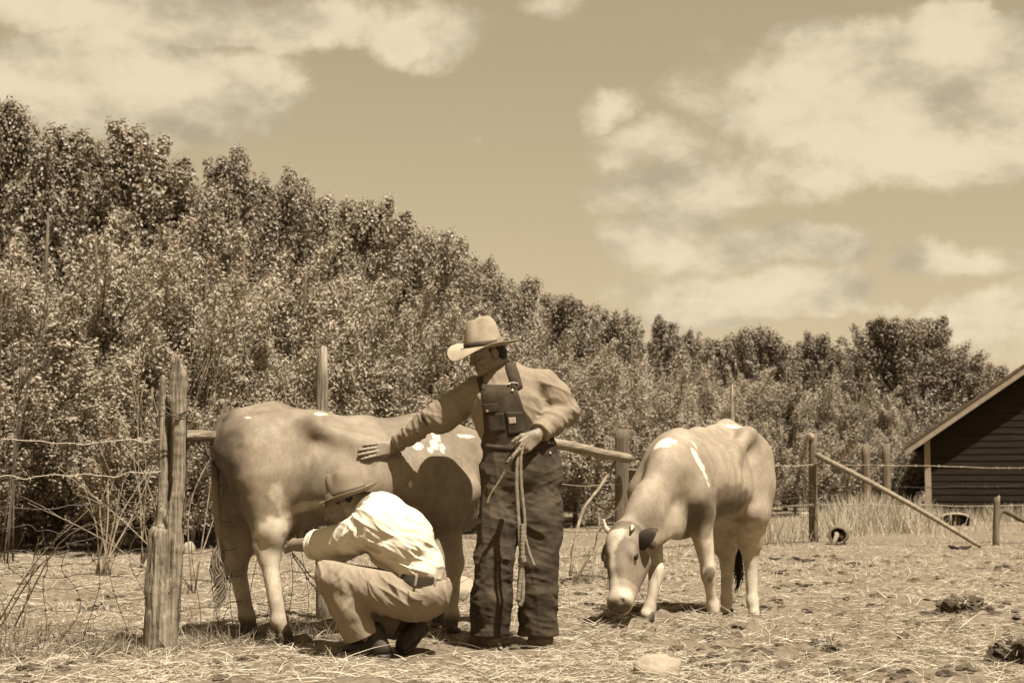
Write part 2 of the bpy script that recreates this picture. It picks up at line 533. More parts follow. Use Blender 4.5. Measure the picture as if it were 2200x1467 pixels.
# trodden, cloddy belt on the right of the yard
belt = np.clip(XX / 1.2 + .3, .25, 1) * np.exp(-((YY - 8.9) / 1.8) ** 2)
ZZ = ZZ + near * ((rough - .5) * .03 + belt * np.clip(fbm(pp / .13, 3, 41) - .48, 0, 1) * .22 + clump * .07)
nx_, ny_ = XX.shape
idx = np.arange(nx_ * ny_).reshape(nx_, ny_)
gF = np.stack([idx[:-1, :-1], idx[1:, :-1], idx[1:, 1:], idx[:-1, 1:]], -1).reshape(-1, 4)
ground = mesh('ground', np.stack([XX, YY, ZZ], -1).reshape(-1, 3), gF, M_ground)
tag(ground, kind='structure')
gbvh = None
def gsurf(x, y):
    """height of the built ground sheet (bilinear)"""
    x = np.asarray(x, float); y = np.asarray(y, float)
    i = np.clip(np.searchsorted(gx, x) - 1, 0, nx_ - 2); j = np.clip(np.searchsorted(gy, y) - 1, 0, ny_ - 2)
    u = (x - gx[i]) / (gx[i + 1] - gx[i]); v = (y - gy[j]) / (gy[j + 1] - gy[j])
    return (ZZ[i, j] * (1 - u) + ZZ[i + 1, j] * u) * (1 - v) + (ZZ[i, j + 1] * (1 - u) + ZZ[i + 1, j + 1] * u) * v
def gs(x, y): return float(gsurf(np.array([x]), np.array([y]))[0])
def G(px, py, dz=0.0):
    """point of the built ground seen at a photo pixel"""
    d = dir_px(px, py); t = -CAMH / d[2]
    for _ in range(12):
        p = d * t; z = gs(p[0], p[1]) + dz; t = (z - CAMH) / d[2]
    p = d * t; return np.array([p[0], p[1], gs(p[0], p[1])])

# ------------------------------------------------------------------ blades: straw, weeds
def blades(base, az, tilt, length, width, bend=.3, seg=2):
    """bent ribbons; returns V,F arrays"""
    n = len(base)
    d = np.stack([np.cos(az) * np.cos(tilt), np.sin(az) * np.cos(tilt), np.sin(tilt)], 1)
    side = np.cross(d, np.random.default_rng(3).normal(size=(n, 3))); side /= np.linalg.norm(side, axis=1)[:, None]
    V = np.zeros((n, (seg + 1) * 2, 3))
    for k in range(seg + 1):
        t = k / seg
        c = base + d * (length * t)[:, None]
        c[:, 2] -= bend * length * t * t * .5
        wdt = width * (1 - .75 * t)
        V[:, 2 * k] = c - side * wdt[:, None] / 2; V[:, 2 * k + 1] = c + side * wdt[:, None] / 2
    F = np.concatenate([np.array([[2 * k, 2 * k + 1, 2 * k + 3, 2 * k + 2]]) for k in range(seg)])
    F = (F[None] + (np.arange(n) * (seg + 1) * 2)[:, None, None]).reshape(-1, 4)
    return V.reshape(-1, 3), F
def scatter_xy(n, y0, y1, pw=1.0, margin=.12):
    """positions over the yard, denser where the yard is near"""
    y = y0 * (y1 / y0) ** (rng.random(n) ** pw)
    x = (rng.random(n) * 2 - 1) * (.36 + margin) * y
    return x, y
# lying straw litter
x, y = scatter_xy(150000, 6.0, 20.0, 1.25)
keep = (fbm(np.stack([x, y, 0 * x], 1) / .5, 3, 77) > .40 + .12 * (rng.random(len(x)) - .5)) 
keep &= ~((x < -1.9) & (y < 12) & (rng.random(len(x)) < .55))
x, y = x[keep], y[keep]; n = len(x)
base = np.stack([x, y, gsurf(x, y) + .003 + rng.random(n) * .012], 1)
V, F = blades(base, rng.random(n) * 6.28, rng.normal(.10, .20, n), .03 + rng.random(n) ** 2.2 * .12, .0022 + rng.random(n) * .0030, .15, 1)
straw = mesh('straw_litter', V, F, M_straw, smooth=False)
tag(straw, 'bleached broken straw lying loose over the trampled yard', 'straw', kind='stuff')
# long loose stalks
x, y = scatter_xy(2600, 6.2, 22.0, 1.0); n = len(x)
base = np.stack([x, y, gsurf(x, y) + .008], 1)
V, F = blades(base, rng.random(n) * 6.28, rng.normal(.16, .16, n), .12 + rng.random(n) ** 2 * .22, .004 + rng.random(n) * .004, .3, 3)
tag(mesh('straw_stalks', V, F, M_straw, smooth=False), 'longer pale straw stalks sticking out of the yard litter', 'straw', kind='stuff')
# short dry stubble, thicker further back and along the fence on the left
x, y = scatter_xy(60000, 7.0, 46.0, .85); n = len(x)
dn = fbm(np.stack([x, y, 0 * x], 1) / 1.1, 3, 13)
pk = np.clip((y - 9) / 8, .06, 1) + np.where((x < -1.6) & (y < 13), .55, 0)
keep = rng.random(n) < pk * np.clip((dn - .3) * 3, .1, 1)
x, y = x[keep], y[keep]; n = len(x)
base = np.stack([x, y, gsurf(x, y)], 1)
V, F = blades(base, rng.random(n) * 6.28, rng.normal(1.0, .35, n), .03 + rng.random(n) ** 2 * .11, .003 + rng.random(n) * .004 + .00012 * y, .5, 2)
tag(mesh('stubble_grass', V, F, M_straw, smooth=False), 'short bleached grass stubble covering the field', 'grass', kind='stuff')
# grey-brown weeds round the left fence post and along the fence
cx = [(-2.35, 8.15, .26), (-2.05, 7.75, .2), (-2.7, 7.5, .3), (-1.55, 8.15, .2), (-3.0, 8.6, .3), (-1.3, 8.5, .16), (-3.1, 7.6, .35)]
bl = []
for (a, b_, r) in cx:
    n = 520
    x = a + rng.normal(0, r, n); y = b_ + rng.normal(0, r * .6, n)
    bl.append(blades(np.stack([x, y, gsurf(x, y)], 1), rng.random(n) * 6.28, rng.normal(.85, .35, n), .04 + rng.random(n) ** 2 * .17, .003 + rng.random(n) * .003, .5, 2))
V, F = stack(*bl)
tag(mesh('fence_weeds', V, F, M_weed, smooth=False), 'low grey dry weeds around the foot of the split fence post', 'weeds', kind='stuff')

# ------------------------------------------------------------------ clods, dung heaps, stones
def lump(c, r, seed, amp=.35, sub=3, freq=2.2):
    bm = bmesh.new(); bmesh.ops.create_icosphere(bm, subdivisions=sub, radius=1.0)
    V = np.array([v.co[:] for v in bm.verts]); F = np.array([[v.index for v in f.verts] for f in bm.faces]); bm.free()
    k = 1 + amp * 2 * (fbm(V * freq + seed * 3.7, 4, seed) - .5)
    return V * k[:, None] * np.array(r) + np.array(c), F
def stone(name, px, py, wpx, hpx, material, label, seed, Y=None, ext=1.0, group=None, amp=.24):
    p = G(px, py); sc_ = p[1] / FPX
    rx, rz = wpx / 2 * sc_, hpx * sc_
    V, F = lump((0, 0, 0), (rx, rx * .8, rz * .78), seed, amp, 4, 1.3)
    V = V + np.array([p[0], p[1] + rx * .6, p[2] + rz * .2])
    o = mesh(name, V, F, material, base=(p[0], p[1] + rx * .6, p[2]))
    return tag(o, label, 'rock', group)
stone('field_stone', 1416, 1452, 104, 46, M_stone, 'smooth rounded pale stone lying in the straw of the yard', 3)
stone('field_stone', 988, 1290, 92, 50, M_stone, 'broad pale stone half sunk behind the crouching person', 5)
stone('field_stone', 404, 1187, 26, 24, M_stone, 'small round white stone in the grass past the split post', 8)
stone('field_stone', 1733, 1112, 30, 13, M_stone, 'low white stone beside the far leaning pole brace post', 9)
stone('field_stone', 644, 1388, 50, 26, M_stoned, 'dull rounded stone at the standing cow\'s rear hoof', 12)
stone('field_stone', 1572, 1410, 17, 12, M_stone, 'pebble-sized pale stone in the trodden straw', 14)
def heap(px, py, wpx, hpx, seed, label, tufts=170):
    p = G(px, py); sc_ = p[1] / FPX
    e = empty('dung_heap', (p[0], p[1], p[2]), label, 'dung', 'dark dung heaps on the yard')
    parts = []
    r = random.Random(seed)
    for i in range(46):
        a = max(-1.1, min(1.1, r.gauss(0, .5))); q = max(0, 1 - a * a)
        parts.append(lump((p[0] + a * wpx / 2 * sc_, p[1] + r.gauss(0, .5) * wpx * .25 * sc_, p[2] + r.uniform(-.1, .62) * q * hpx * sc_),
                          tuple(hpx * sc_ * r.uniform(.13, .38) * k for k in (1.5, 1.2, .8)), seed * 60 + i, .95, 2, 2.9))
    V, F = stack(*parts)
    mesh('clods', V, F, M_clod, e, smooth=False)
    n = tufts; rg = np.random.default_rng(seed)
    x = p[0] + rg.normal(0, wpx * .27 * sc_, n); y = p[1] + rg.normal(-.02, wpx * .12 * sc_, n)
    z = p[2] + np.maximum(0, 1 - ((x - p[0]) / (wpx / 2 * sc_)) ** 2) * hpx * sc_ * .55
    V, F = blades(np.stack([x, y, z], 1), rg.random(n) * 6.28, rg.normal(.4, .4, n), .04 + rg.random(n) * .1, .003 + rg.random(n) * .002, .4, 2)
    tag(mesh('straw_tuft', V, F, M_straw, e, smooth=False), kind='stuff')
heap(2065, 1318, 130, 48, 1, 'large dark dung heap mixed with straw in the open yard')
heap(2185, 1412, 90, 60, 2, 'dark dung heap lowest down the yard slope')
heap(1490, 1312, 70, 26, 3, 'flat dark lumps standing in for the shadow under the grazing cow')  # dark clods put where the cow's chest casts its shadow
heap(1300, 1330, 40, 9, 4, 'thin smear of dung below the grazing cow\'s muzzle', 30)  # dark strip of clods added for the head's cast shadow
heap(1790, 1395, 44, 20, 5, 'small dung heap between the pebble and the large heap', 40)
heap(215, 1312, 46, 20, 6, 'small dark dung heap by the tangled wire fence', 30)
# many small clods
parts = []
x, y = scatter_xy(8500, 6.4, 18.0, 1.0)
cl = fbm(np.stack([x, y, 0 * x], 1) / .45, 3, 61)
wgt = np.where(x > .2, 1.0, .45)
keep = (cl > .47) & (rng.random(len(x)) < wgt)
x, y = x[keep], y[keep]; z = gsurf(x, y)
proto_l = [lump((0, 0, 0), (1.5, 1.1, .6), 200 + i, 1.0, 2, 3.1) for i in range(8)]
for i in range(len(x)):
    V, F = proto_l[i % 8]; r = .005 + rng.random() ** 3.5 * .034
    a = rng.random() * 6.28; c_, s_ = math.cos(a), math.sin(a)
    R = np.array([[c_, -s_, 0], [s_, c_, 0], [0, 0, 1]])
    parts.append((V * r @ R.T + np.array([x[i], y[i], z[i] + r * .05]), F))
V, F = stack(*parts)
M_clod2 = mat('crumbled_earth_clod', .05, .95, scale=3.0, l2=.2, bump=.8, bscale=120.0, spec=.1)
tag(mesh('earth_clods', V, F, M_clod2, smooth=False), 'loose dark clods of earth and dung scattered over the yard', 'clods', kind='stuff')
# bark slabs lying further off
for (px, py, wd, tl, lab) in ((1727, 1207, 48, .25, 'curved dark bark slab lying beyond the grazing cow'), (1665, 1203, 28, .1, 'short thin dark bark piece beside the curved slab'),
                              (1728, 1263, 40, .15, 'narrow dark stick lying nearer than the bark slabs'), (2062, 1180, 50, .05, 'flat dark bark scrap below the leaning pole')):
    p = G(px, py); h_ = wd / 2 * p[1] / FPX
    t = np.linspace(-1, 1, 9)
    pts = np.stack([p[0] + t * h_, p[1] + .1 * t * h_, p[2] + .012 + h_ * (.22 * t * t - tl * t * .5)], 1)
    V, F = tube(pts, h_ * .17 * (1.15 - t * t * .7) * (1 + .25 * np.sin(t * 7)), 7)
    rebase(tag(mesh('bark_slab', V, F, M_nearblack), lab, 'bark', 'dark scraps of bark on the field'), (p[0], p[1], p[2]))

# ------------------------------------------------------------------ trees
def leaves(c, nrm, size, asp, seed):
    """one rhomb leaf per centre, folded along its midrib"""
    rg = np.random.default_rng(seed); n = len(c)
    nrm = nrm / np.linalg.norm(nrm, axis=1)[:, None]
    a = np.cross(nrm, rg.normal(size=(n, 3))); a /= np.linalg.norm(a, axis=1)[:, None]
    b = np.cross(nrm, a)
    L = size[:, None]
    V = np.stack([c - a * L * .5, c - b * L * .5 * asp - a * L * .05 + nrm * L * .07, c + a * L * .5, c + b * L * .5 * asp - a * L * .05 + nrm * L * .07], 1)
    F = (np.arange(n) * 4)[:, None] + np.array([[0, 1, 2, 3]])
    return V.reshape(-1, 3), F
def make_tree(seed, height, spread, nshoot, nleaf, lsize, asp, material, style):
    """trunk with limbs, upright leafy shoots, each shoot a loose spray of leaves"""
    rg = np.random.default_rng(seed)
    parts = []
    nt_ = 9; t = np.linspace(0, 1, nt_)
    sway = np.cumsum(rg.normal(0, .035 * height / 7, (nt_, 2)), 0)
    tr = np.stack([sway[:, 0], sway[:, 1], t * height * .93 - .25], 1)
    parts.append(tube(tr, .10 * height / 7 * (1 - .93 * t) + .008, 7))
    C, N = [], []
    for i in range(nshoot):
        u = rg.random()
        if style == 'poplar': h0 = height * (.05 + .80 * u ** .9); reach = spread * (.22 + 1.0 * (1 - u) ** .65) * rg.uniform(.3, 1.0)
        else: h0 = height * (.02 + .6 * u); reach = spread * rg.uniform(.35, 1.05) * (1 - .35 * u)
        az = rg.random() * 6.28
        k = min(nt_ - 1.01, (h0 + .25) / (height * .93) * (nt_ - 1)); i0 = int(k)
        s0 = tr[i0] + (tr[i0 + 1] - tr[i0]) * (k - i0)
        rise = (height - h0) * rg.uniform(.22, .60) if style == 'poplar' else height * rg.uniform(.22, .45)
        d = np.array([math.cos(az), math.sin(az), 0])
        m1 = s0 + d * reach * .55 + np.array([0, 0, rise * .28]); m2 = s0 + d * reach + np.array([0, 0, rise])
        if style == 'willow': m2[2] -= rise * .25
        pts = spline([s0, m1, m2], 6)
        parts.append(tube(pts, np.linspace(.026, .005, 6) * height / 7, 4, False))
        k_ = max(6, int(nleaf / nshoot * rg.uniform(.6, 1.4)))
        tt = rg.random(k_) ** .7; ii = np.minimum((tt * 5).astype(int), 4); ff = (tt * 5 - ii)[:, None]
        pos = pts[ii] * (1 - ff) + pts[ii + 1] * ff
        rad = (.10 + .25 * (1 - np.abs(tt * 2 - 1.1))) * (height / 7) ** .5 * rg.uniform(.7, 1.25)
        off = rg.normal(size=(k_, 3)); off /= np.linalg.norm(off, axis=1)[:, None]
        rr = rg.random(k_) ** .45
        pos = pos + off * (rad * rr)[:, None] * np.array([1, 1, 1.25])
        C.append(pos)
        N.append(off * 1.1 + np.array([0, 0, .5]) + rg.normal(0, .38, (k_, 3)))
    C = np.concatenate(C); N = np.concatenate(N)
    ok = C[:, 2] > .03; C, N = C[ok], N[ok]
    V, F = leaves(C, N, lsize * (.6 + .8 * rg.random(len(C))), asp, seed + 1)
    tv, tf = join_parts(parts)
    return (tv, tf), (V, F), material
tree_protos = {}
def proto(key, *a):
    (tv, tf), (V, F), m = make_tree(*a)
    t = bpy.data.meshes.new('trunk'); t.from_pydata([tuple(v) for v in tv], [], tf); t.shade_smooth(); t.materials.append(M_bark)
    o = mesh('crown', V, F, m, smooth=False); c = o.data
    bpy.data.objects.remove(o)
    tree_protos[key] = (t, c, float(np.percentile(V[:, 2], 99.85)))
for i in range(6): proto('p%d' % i, 100 + i, 7.0, (1.5, 2.1, 1.2, 1.8, 1.35, 2.3)[i], (62, 84, 52, 70, 58, 90)[i], (34000, 42000, 30000, 38000, 32000, 44000)[i], .062, .75, M_leafA, 'poplar')
for i in range(4): proto('w%d' % i, 140 + i, 4.0, 1.7, 46, 36000, .058, .36, M_leafB, 'willow')
for i in range(4): proto('b%d' % i, 160 + i, 2.4, 1.25, 32, 22000, .042, .55, M_leafC, 'bush')
def plant(key, px, ytop, Y, name, label, group, wide=1.0):
    """a tree standing at depth Y whose top reaches photo row ytop"""
    top = P(px, ytop, Y); z0 = gs(top[0], Y)
    hgt = top[2] - z0
    t, c, h0 = tree_protos[key]
    e = empty(name, (top[0], Y, z0), label, 'tree' if key[0] != 'b' else 'bush', group)
    s = hgt / h0
    e.scale = (s * wide, s * wide, s); e.rotation_euler = (0, 0, random.uniform(0, 6.28))
    for nm, me in (('trunk', t), ('crown', c)):
        o = bpy.data.objects.new(nm, me); COL.objects.link(o); o.parent = e
    return e
marks = [(150, 'well left of the split corner post'), (330, 'just left of the split corner post'), (470, 'directly beyond the split corner post'), (620, 'beyond the standing cow\'s rump'), (780, 'beyond the pointed brace post'),
         (930, 'beyond the standing cow\'s back'), (1110, 'beyond the standing person\'s hat'), (1270, 'beyond the standing person\'s bent elbow'), (1440, 'beyond the square rail post'), (1620, 'beyond the grazing cow\'s back'), (1780, 'beyond the white-tipped post'),
         (1900, 'beyond the two far fence posts'), (2010, 'at the barn\'s low eave, broad and dark'), (9999, 'behind the barn roof')]
def near_what(px, kind):
    for m, t in marks:
        if px < m: break
    k = {'cottonwood': 'tall back-row cottonwood', 'willow': 'feathery pale willow', 'bush': 'low dense bush'}[kind]
    return k + ' ' + t, kind.replace('bush', 'bushe') + 's ' + t.split(',')[0]
row = [(-330, 210, 21.5), (-210, 185, 22.3), (-90, 190, 23), (30, 226, 23.5), (110, 322, 24), (195, 288, 25), (308, 276, 25.5), (395, 340, 26), (455, 392, 26), (512, 322, 27), (575, 395, 28), (648, 372, 29), (705, 432, 29.5),
       (782, 432, 31), (872, 455, 32), (905, 500, 33), (960, 512, 34.5), (1028, 560, 36), (1065, 600, 37), (1118, 600, 38), (1195, 632, 40), (1250, 652, 41), (1300, 658, 42), (1350, 668, 43),
       (1420, 682, 44), (1470, 712, 45), (1540, 728, 50), (1600, 722, 50), (1655, 702, 49), (1745, 718, 50), (1800, 748, 51), (1850, 752, 50), (1915, 684, 46), (1985, 684, 47), (2065, 752, 48),
       (2135, 786, 50), (2220, 800, 52), (2320, 790, 53)]
for i, (px, yt, Y) in enumerate(row):
    lab, grp = near_what(px, 'cottonwood')
    far_ = px > 1480
    plant('p%d' % ((1, 5, 3)[i % 3] if far_ else (i * 5 + i // 6) % 6), px, yt, Y + random.uniform(-.4, .4), 'cottonwood_tree', lab, grp, random.uniform(1.15, 1.5) if far_ else random.uniform(.75, 1.1))
mid = [(-300, 520, 19), (-160, 540, 19.8), (-40, 560, 20.5), (90, 470, 21.5), (200, 520, 21), (330, 490, 22), (440, 560, 21.5), (560, 520, 23.5), (660, 600, 23), (740, 570, 25), (850, 620, 25.5), (930, 640, 27), (1010, 690, 27.5), (1090, 700, 29), (1180, 730, 30.5), (1270, 745, 32),
       (1360, 760, 34), (1440, 770, 36), (1530, 800, 39), (1600, 790, 41), (1690, 800, 42), (1760, 820, 42), (1840, 830, 42), (1930, 850, 42)]
for i, (px, yt, Y) in enumerate(mid):
    lab, grp = near_what(px, 'willow')
    plant('w%d' % (i % 4), px, yt, Y, 'willow_tree', lab, grp, random.uniform(.95, 1.25))
low = [(-320, 760, 16), (-190, 770, 16.8), (-60, 780, 17.5), (60, 760, 18.5), (150, 700, 19), (250, 830, 18.2), (330, 760, 19.5), (420, 850, 19), (500, 780, 20), (590, 800, 20.5), (640, 860, 20), (740, 830, 22), (820, 800, 23), (900, 850, 23.5), (980, 830, 25), (1070, 860, 26), (1150, 850, 27.5), (1240, 870, 28),
       (1330, 880, 29.5), (1410, 870, 31), (1490, 880, 33), (1560, 900, 35), (1640, 900, 36), (1700, 905, 37), (1770, 910, 38), (1830, 915, 39), (1900, 920, 39.5), (1960, 905, 40)]
for i, (px, yt, Y) in enumerate(low):
    lab, grp = near_what(px, 'bush')
    plant('b%d' % (i % 4), px, yt, Y, 'thicket_bush', lab, grp, random.uniform(1.1, 1.5))

# ------------------------------------------------------------------ tangle of dead branches left of the split post
def brush_stems(px0, py0, Y, tips, label, rad=.006, seed=0, material=None):
    r = random.Random(seed)
    b = P(px0, py0, Y); b[2] = gs(b[0], Y)
    e = empty('dead_brush', tuple(b), label, 'branches', 'dead brush by the fence')
    for (tx, ty) in tips:
        tip = P(tx, ty, Y + r.uniform(-.5, .5))
        m = (b + tip) / 2 + np.array([r.uniform(-.1, .1), r.uniform(-.1, .1), r.uniform(.02, .22)])
        pts = spline([b + np.array([r.uniform(-.12, .12), r.uniform(-.1, .1), 0]), m, tip], 9)
        vs_ = [tube(pts, np.linspace(rad, rad * .3, 9), 5)]
        for q in range(3):
            k = r.randint(3, 7); s_ = pts[k]; ln = np.linalg.norm(tip - b) * r.uniform(.12, .3)
            dd = unit(pts[min(k + 1, 8)] - pts[k - 1] + np.array([r.uniform(-.7, .7), r.uniform(-.7, .7), r.uniform(-.4, .7)]) * np.linalg.norm(pts[k] - pts[k - 1]))
            vs_.append(tube(np.stack([s_, s_ + dd * ln * .5, s_ + dd * ln + np.array([0, 0, -.05 * ln])]), [rad * .5, rad * .35, rad * .15], 4))
        V, F = join_parts(vs_)
        mesh('branch', V, F, material or M_twig, e)
brush_stems(210, 1130, 14.0, [(205, 1010), (255, 1015), (232, 1030), (330, 1000), (300, 1040), (180, 1040), (265, 1035)], 'cluster of pale dead stems standing in the shade under the bushes', .011, 1)
brush_stems(395, 1090, 11.5, [(120, 1000), (200, 985), (340, 900), (460, 860), (520, 905), (300, 1060), (60, 1080), (250, 930), (480, 935)], 'long bare dead branches fanning out behind the split post', .007, 2)
brush_stems(330, 900, 15.0, [(240, 770), (300, 740), (420, 735), (480, 745), (455, 770), (530, 790), (280, 780)], 'arching bare twigs above the top of the split post', .008, 3)
brush_stems(30, 1180, 9.0, [(190, 1095), (90, 1165), (5, 1240), (150, 1180), (240, 1110), (-60, 1150)], 'low bare branches drooping over the tangled wire fence', .006, 4)
brush_stems(20, 900, 16.0, [(20, 520), (70, 540), (150, 500), (110, 640), (5, 600)], 'thin dark saplings rising through the willows beside the wire fence', .011, 5, M_bark)
brush_stems(1262, 1235, 13.0, [(1250, 1120), (1290, 1110), (1275, 1090), (1240, 1150), (1320, 1105)], 'pale dry stalks growing by the rail post near the grazing cow', .008, 6)

# ------------------------------------------------------------------ posts, rails, wire
def post(name, px, ptop, pbase, rpx, material, label, group, Y=None, seed=0, lean=(0, 0), taper=.85, square=False, split=False, tip=0.0, n=15):
    """weathered post: base on the ground at photo row pbase (or depth Y)"""
    if Y is None: b = G(px, pbase)
    else: b = P(px, pbase, Y); b[2] = gs(b[0], Y)
    Y = b[1]; top = P(px + lean[0], ptop, Y)
    r = rpx * Y / FPX
    t = np.linspace(0, 1, n); sd = 20
    ang = np.linspace(0, 2 * math.pi, sd, endpoint=False)
    V = np.zeros((n, sd, 3))
    for i in range(n):
        c = b + (top - b) * t[i]; c[2] += -.12 * (1 - t[i]) if i == 0 else 0
        k = 1 - (1 - taper) * t[i]
        q = np.stack([np.cos(ang) * 1.7, np.sin(ang) * 1.7, np.full(sd, t[i] * 2.2)], 1)
        rr = r * k * (1 + .34 * (fbm(q + seed * 5, 3, seed) - .5) + .10 * (vnoise(q * np.array([4, 4, .6]) + seed, seed) - .5))
        if square: rr = rr * np.minimum(1.12, .84 / np.maximum(np.abs(np.cos(ang + .4)), np.abs(np.sin(ang + .4))))
        V[i, :, 0] = c[0] + rr * np.cos(ang); V[i, :, 1] = c[1] + rr * np.sin(ang)
        V[i, :, 2] = c[2]
        if i == n - 1: V[i, :, 2] += tip * r * (np.cos(ang + .8)) + r * .5 * (vnoise(np.stack([np.cos(ang) * 2, np.sin(ang) * 2, ang * 0 + seed], 1), seed) - .5)
    idx_ = np.arange(n * sd).reshape(n, sd)
    F = [(idx_[i, j], idx_[i, (j + 1) % sd], idx_[i + 1, (j + 1) % sd], idx_[i + 1, j]) for i in range(n - 1) for j in range(sd)]
    V = V.reshape(-1, 3); F.append(tuple(idx_[0][::-1])); F.append(tuple(idx_[-1]))
    o = mesh(name, V, [tuple(map(int, f)) for f in F], material, base=tuple(b))
    return tag(o, label, 'post', group), b, top

# the split corner post, sculpted as a twisted grey trunk with a deep cleft
pb = G(345, 1398); PY = pb[1]
def pp_(x, y, dy=0.0): return P(x, y, PY + .05 + dy)
f = Field()
spR = [(346, 1400, 34), (345, 1330, 33), (345, 1270, 32), (352, 1200, 27), (352, 1150, 25)]
f.chain([pp_(a, b) for a, b, r in spR], [r * PY / FPX for _, _, r in spR], .01)
rt = [(362, 1400, 16), (372, 1250, 18), (378, 1180, 17), (372, 1120, 18), (384, 1065, 17), (388, 1000, 16), (386, 930, 16), (382, 860, 18), (383, 810, 17), (379, 778, 11), (376, 766, 4)]
f.chain([pp_(a, b, -.015) for a, b, r in rt], [r * PY / FPX for _, _, r in rt], .008)
lf = [(345, 1160, 18), (352, 1100, 14), (353, 1040, 11), (352, 960, 10), (351, 880, 9), (351, 812, 6)]
f.chain([pp_(a, b, .03) for a, b, r in lf], [r * PY / FPX for _, _, r in lf], .008)
bk = [(368, 1100, 12), (369, 1000, 11), (370, 900, 12), (394, 830, 9), (396, 790, 5)]
f.chain([pp_(a, b, .055) for a, b, r in bk], [r * PY / FPX for _, _, r in bk], .008)
def grain(p):
    s_ = np.stack([p[:, 0] * 75, p[:, 1] * 75, p[:, 2] * 3.2], 1)
    s_[:, 0] += 2.2 * vnoise(p * 6, 3)
    s2 = np.stack([p[:, 0] * 34, p[:, 1] * 34, p[:, 2] * 1.8], 1)
    return (vnoise(s_, 2) - .5) * .010 - np.clip(vnoise(s2, 12) - .66, 0, 1) * .07 + (fbm(p * 26, 2, 8) - .5) * .006
f.disp(grain)
lo_, hi_ = pp_(300, 1412, -.15), pp_(410, 755, .2)
V, F = f.grid(np.minimum(lo_, hi_) - .03, np.maximum(lo_, hi_) + .03, .0058)
V[:, 2] = np.where(V[:, 2] < pb[2] - .06, pb[2] - .06, V[:, 2])
split_post = mesh('fence_post', V, F, M_wood, base=tuple(pb))
tag(split_post, 'thick twisted grey split corner post with deep cleft beside the standing cow\'s tail', 'post', 'corral posts')
# wire wraps on it
def wrap(cpx, cpy, rx, ry, tilt, seed):
    a = np.linspace(0, 2 * math.pi * 1.0, 40)
    c = pp_(cpx, cpy)
    pts = np.stack([c[0] + rx * np.cos(a), c[1] + .01 + ry * np.sin(a), c[2] + tilt * np.cos(a) + .008 * np.sin(3 * a + seed)], 1)
    return tube(pts, .0032, 5, False)
V, F = join_parts([wrap(370, 880, .085, .095, -.035, 1), wrap(371, 893, .085, .095, .02, 2), wrap(369, 886, .087, .097, -.05, 3)])
rebase(tag(mesh('tie_wire', V, F, M_wire), 'rusty tie wire wrapped round the split corner post', 'wire'), tuple(pp_(370, 886)))

p2, p2b, p2t = post('fence_post', 699, 768, 1330, 19, M_wood, 'grey pointed brace post rising behind the standing cow\'s back', 'corral posts', seed=4, lean=(-8, 0), taper=.62, tip=1.5)
p3, p3b, p3t = post('fence_post', 1336, 921, 1232, 14.5, M_wood2, 'square dark rail post behind the grazing cow\'s neck', 'corral posts', Y=13.6, seed=6, square=True, taper=.97)
p4, p4b, p4t = post('fence_post', 1130, 925, 1240, 14, M_wood2, 'dark rail post hidden behind the standing farmer', 'corral posts', Y=12.6, seed=9, square=True, taper=.95)
def rail(a, b, r, label, seed, material=M_woodh, squash=.75, taper=.9):
    n = 22; t = np.linspace(0, 1, n)[:, None]
    pts = a + (b - a) * t
    rad = r * (1 + .2 * (vnoise(np.concatenate([t * 9, t * 0, t * 0 + seed], 1), seed) - .5)) * (1 - (1 - taper) * t[:, 0])
    V, F = tube(pts, rad, 14)
    V = V.reshape(-1, 3); c = np.repeat(pts, 14, 0); d = V - c
    q = 1 + .3 * (fbm(V * np.array([6, 6, 40]), 3, seed) - .5)
    V = c + d * q[:, None] * np.array([1, 1, squash])
    o = mesh('fence_rail', V, F, material, base=tuple((a + b) / 2))
    # turn the grain: the material runs along the rail in object space
    return tag(o, label, 'rail', 'hewn rails between corral posts')
rail(P(385, 936, PY + .12), P(705, 940, p2b[1] + .12), .044, 'hewn pale rail running from the split corner post behind the cow', 3)
rail(P(1122, 938, 12.5), P(1350, 985, 13.45), .062, 'hewn pale rail between the standing farmer and square post', 5)
# a thin pole bracing the square post
V, F = tube(spline([P(1322, 992, 13.4), P(1290, 1045, 13.2), P(1248, 1108, 13.0), P(1225, 1235, 12.7)], 12), np.linspace(.013, .016, 12), 6)
rebase(tag(mesh('brace_pole', V, F, M_twig), 'thin pale stick propped from the square rail post to ground', 'pole'), tuple(P(1225, 1235, 12.7)))

far_posts = [(1748, 934, 1163, 10, None, 'dark post with white tip holding the long leaning pole', -2), (1863, 957, 1120, 10, 27.0, 'dark fence post rising from tall dry grass, nearer the white-tipped post', -3),
             (1906, 956, 1120, 10, 27.6, 'dark fence post rising from tall dry grass, nearer the barn', -3), (2139, 1067, 1172, 7.5, None, 'short thin dark stake in front of the barn wall', 3)]
FP = []
for i, (px, yt, yb, r, Y, lab, ln) in enumerate(far_posts):
    o, b, t = post('fence_post', px, yt, yb, r, M_wood2, lab, 'far fence posts', Y=Y, seed=20 + i, lean=(ln, 0), taper=.85, tip=.4, n=9)
    FP.append((b, t))
o, b, t = post('broken_snag', 1578, 838, 1150, 13, M_twig, 'pointed pale broken snag showing above the grazing cow\'s back', None, Y=22.0, seed=31, lean=(-6, 0), taper=.22, tip=1.0)
V, F = lump(P(1744, 938, FP[0][0][1] - .06), (.035, .035, .055), 3, .3, 2); 
rebase(tag(mesh('insulator_knob', V, F, M_stone), 'small white knob on top of the post holding the leaning pole', 'knob'), tuple(P(1744, 938, FP[0][0][1] - .06)))
a, b = P(1756, 978, FP[0][0][1] - .12), G(2106, 1180)
b[2] += .04
t = np.linspace(0, 1, 14)[:, None]
pts = a + (b - a) * t + np.array([0, 0, .04]) * np.sin(t * 3.1)
V, F = tube(pts, np.linspace(.045, .03, 14), 8)
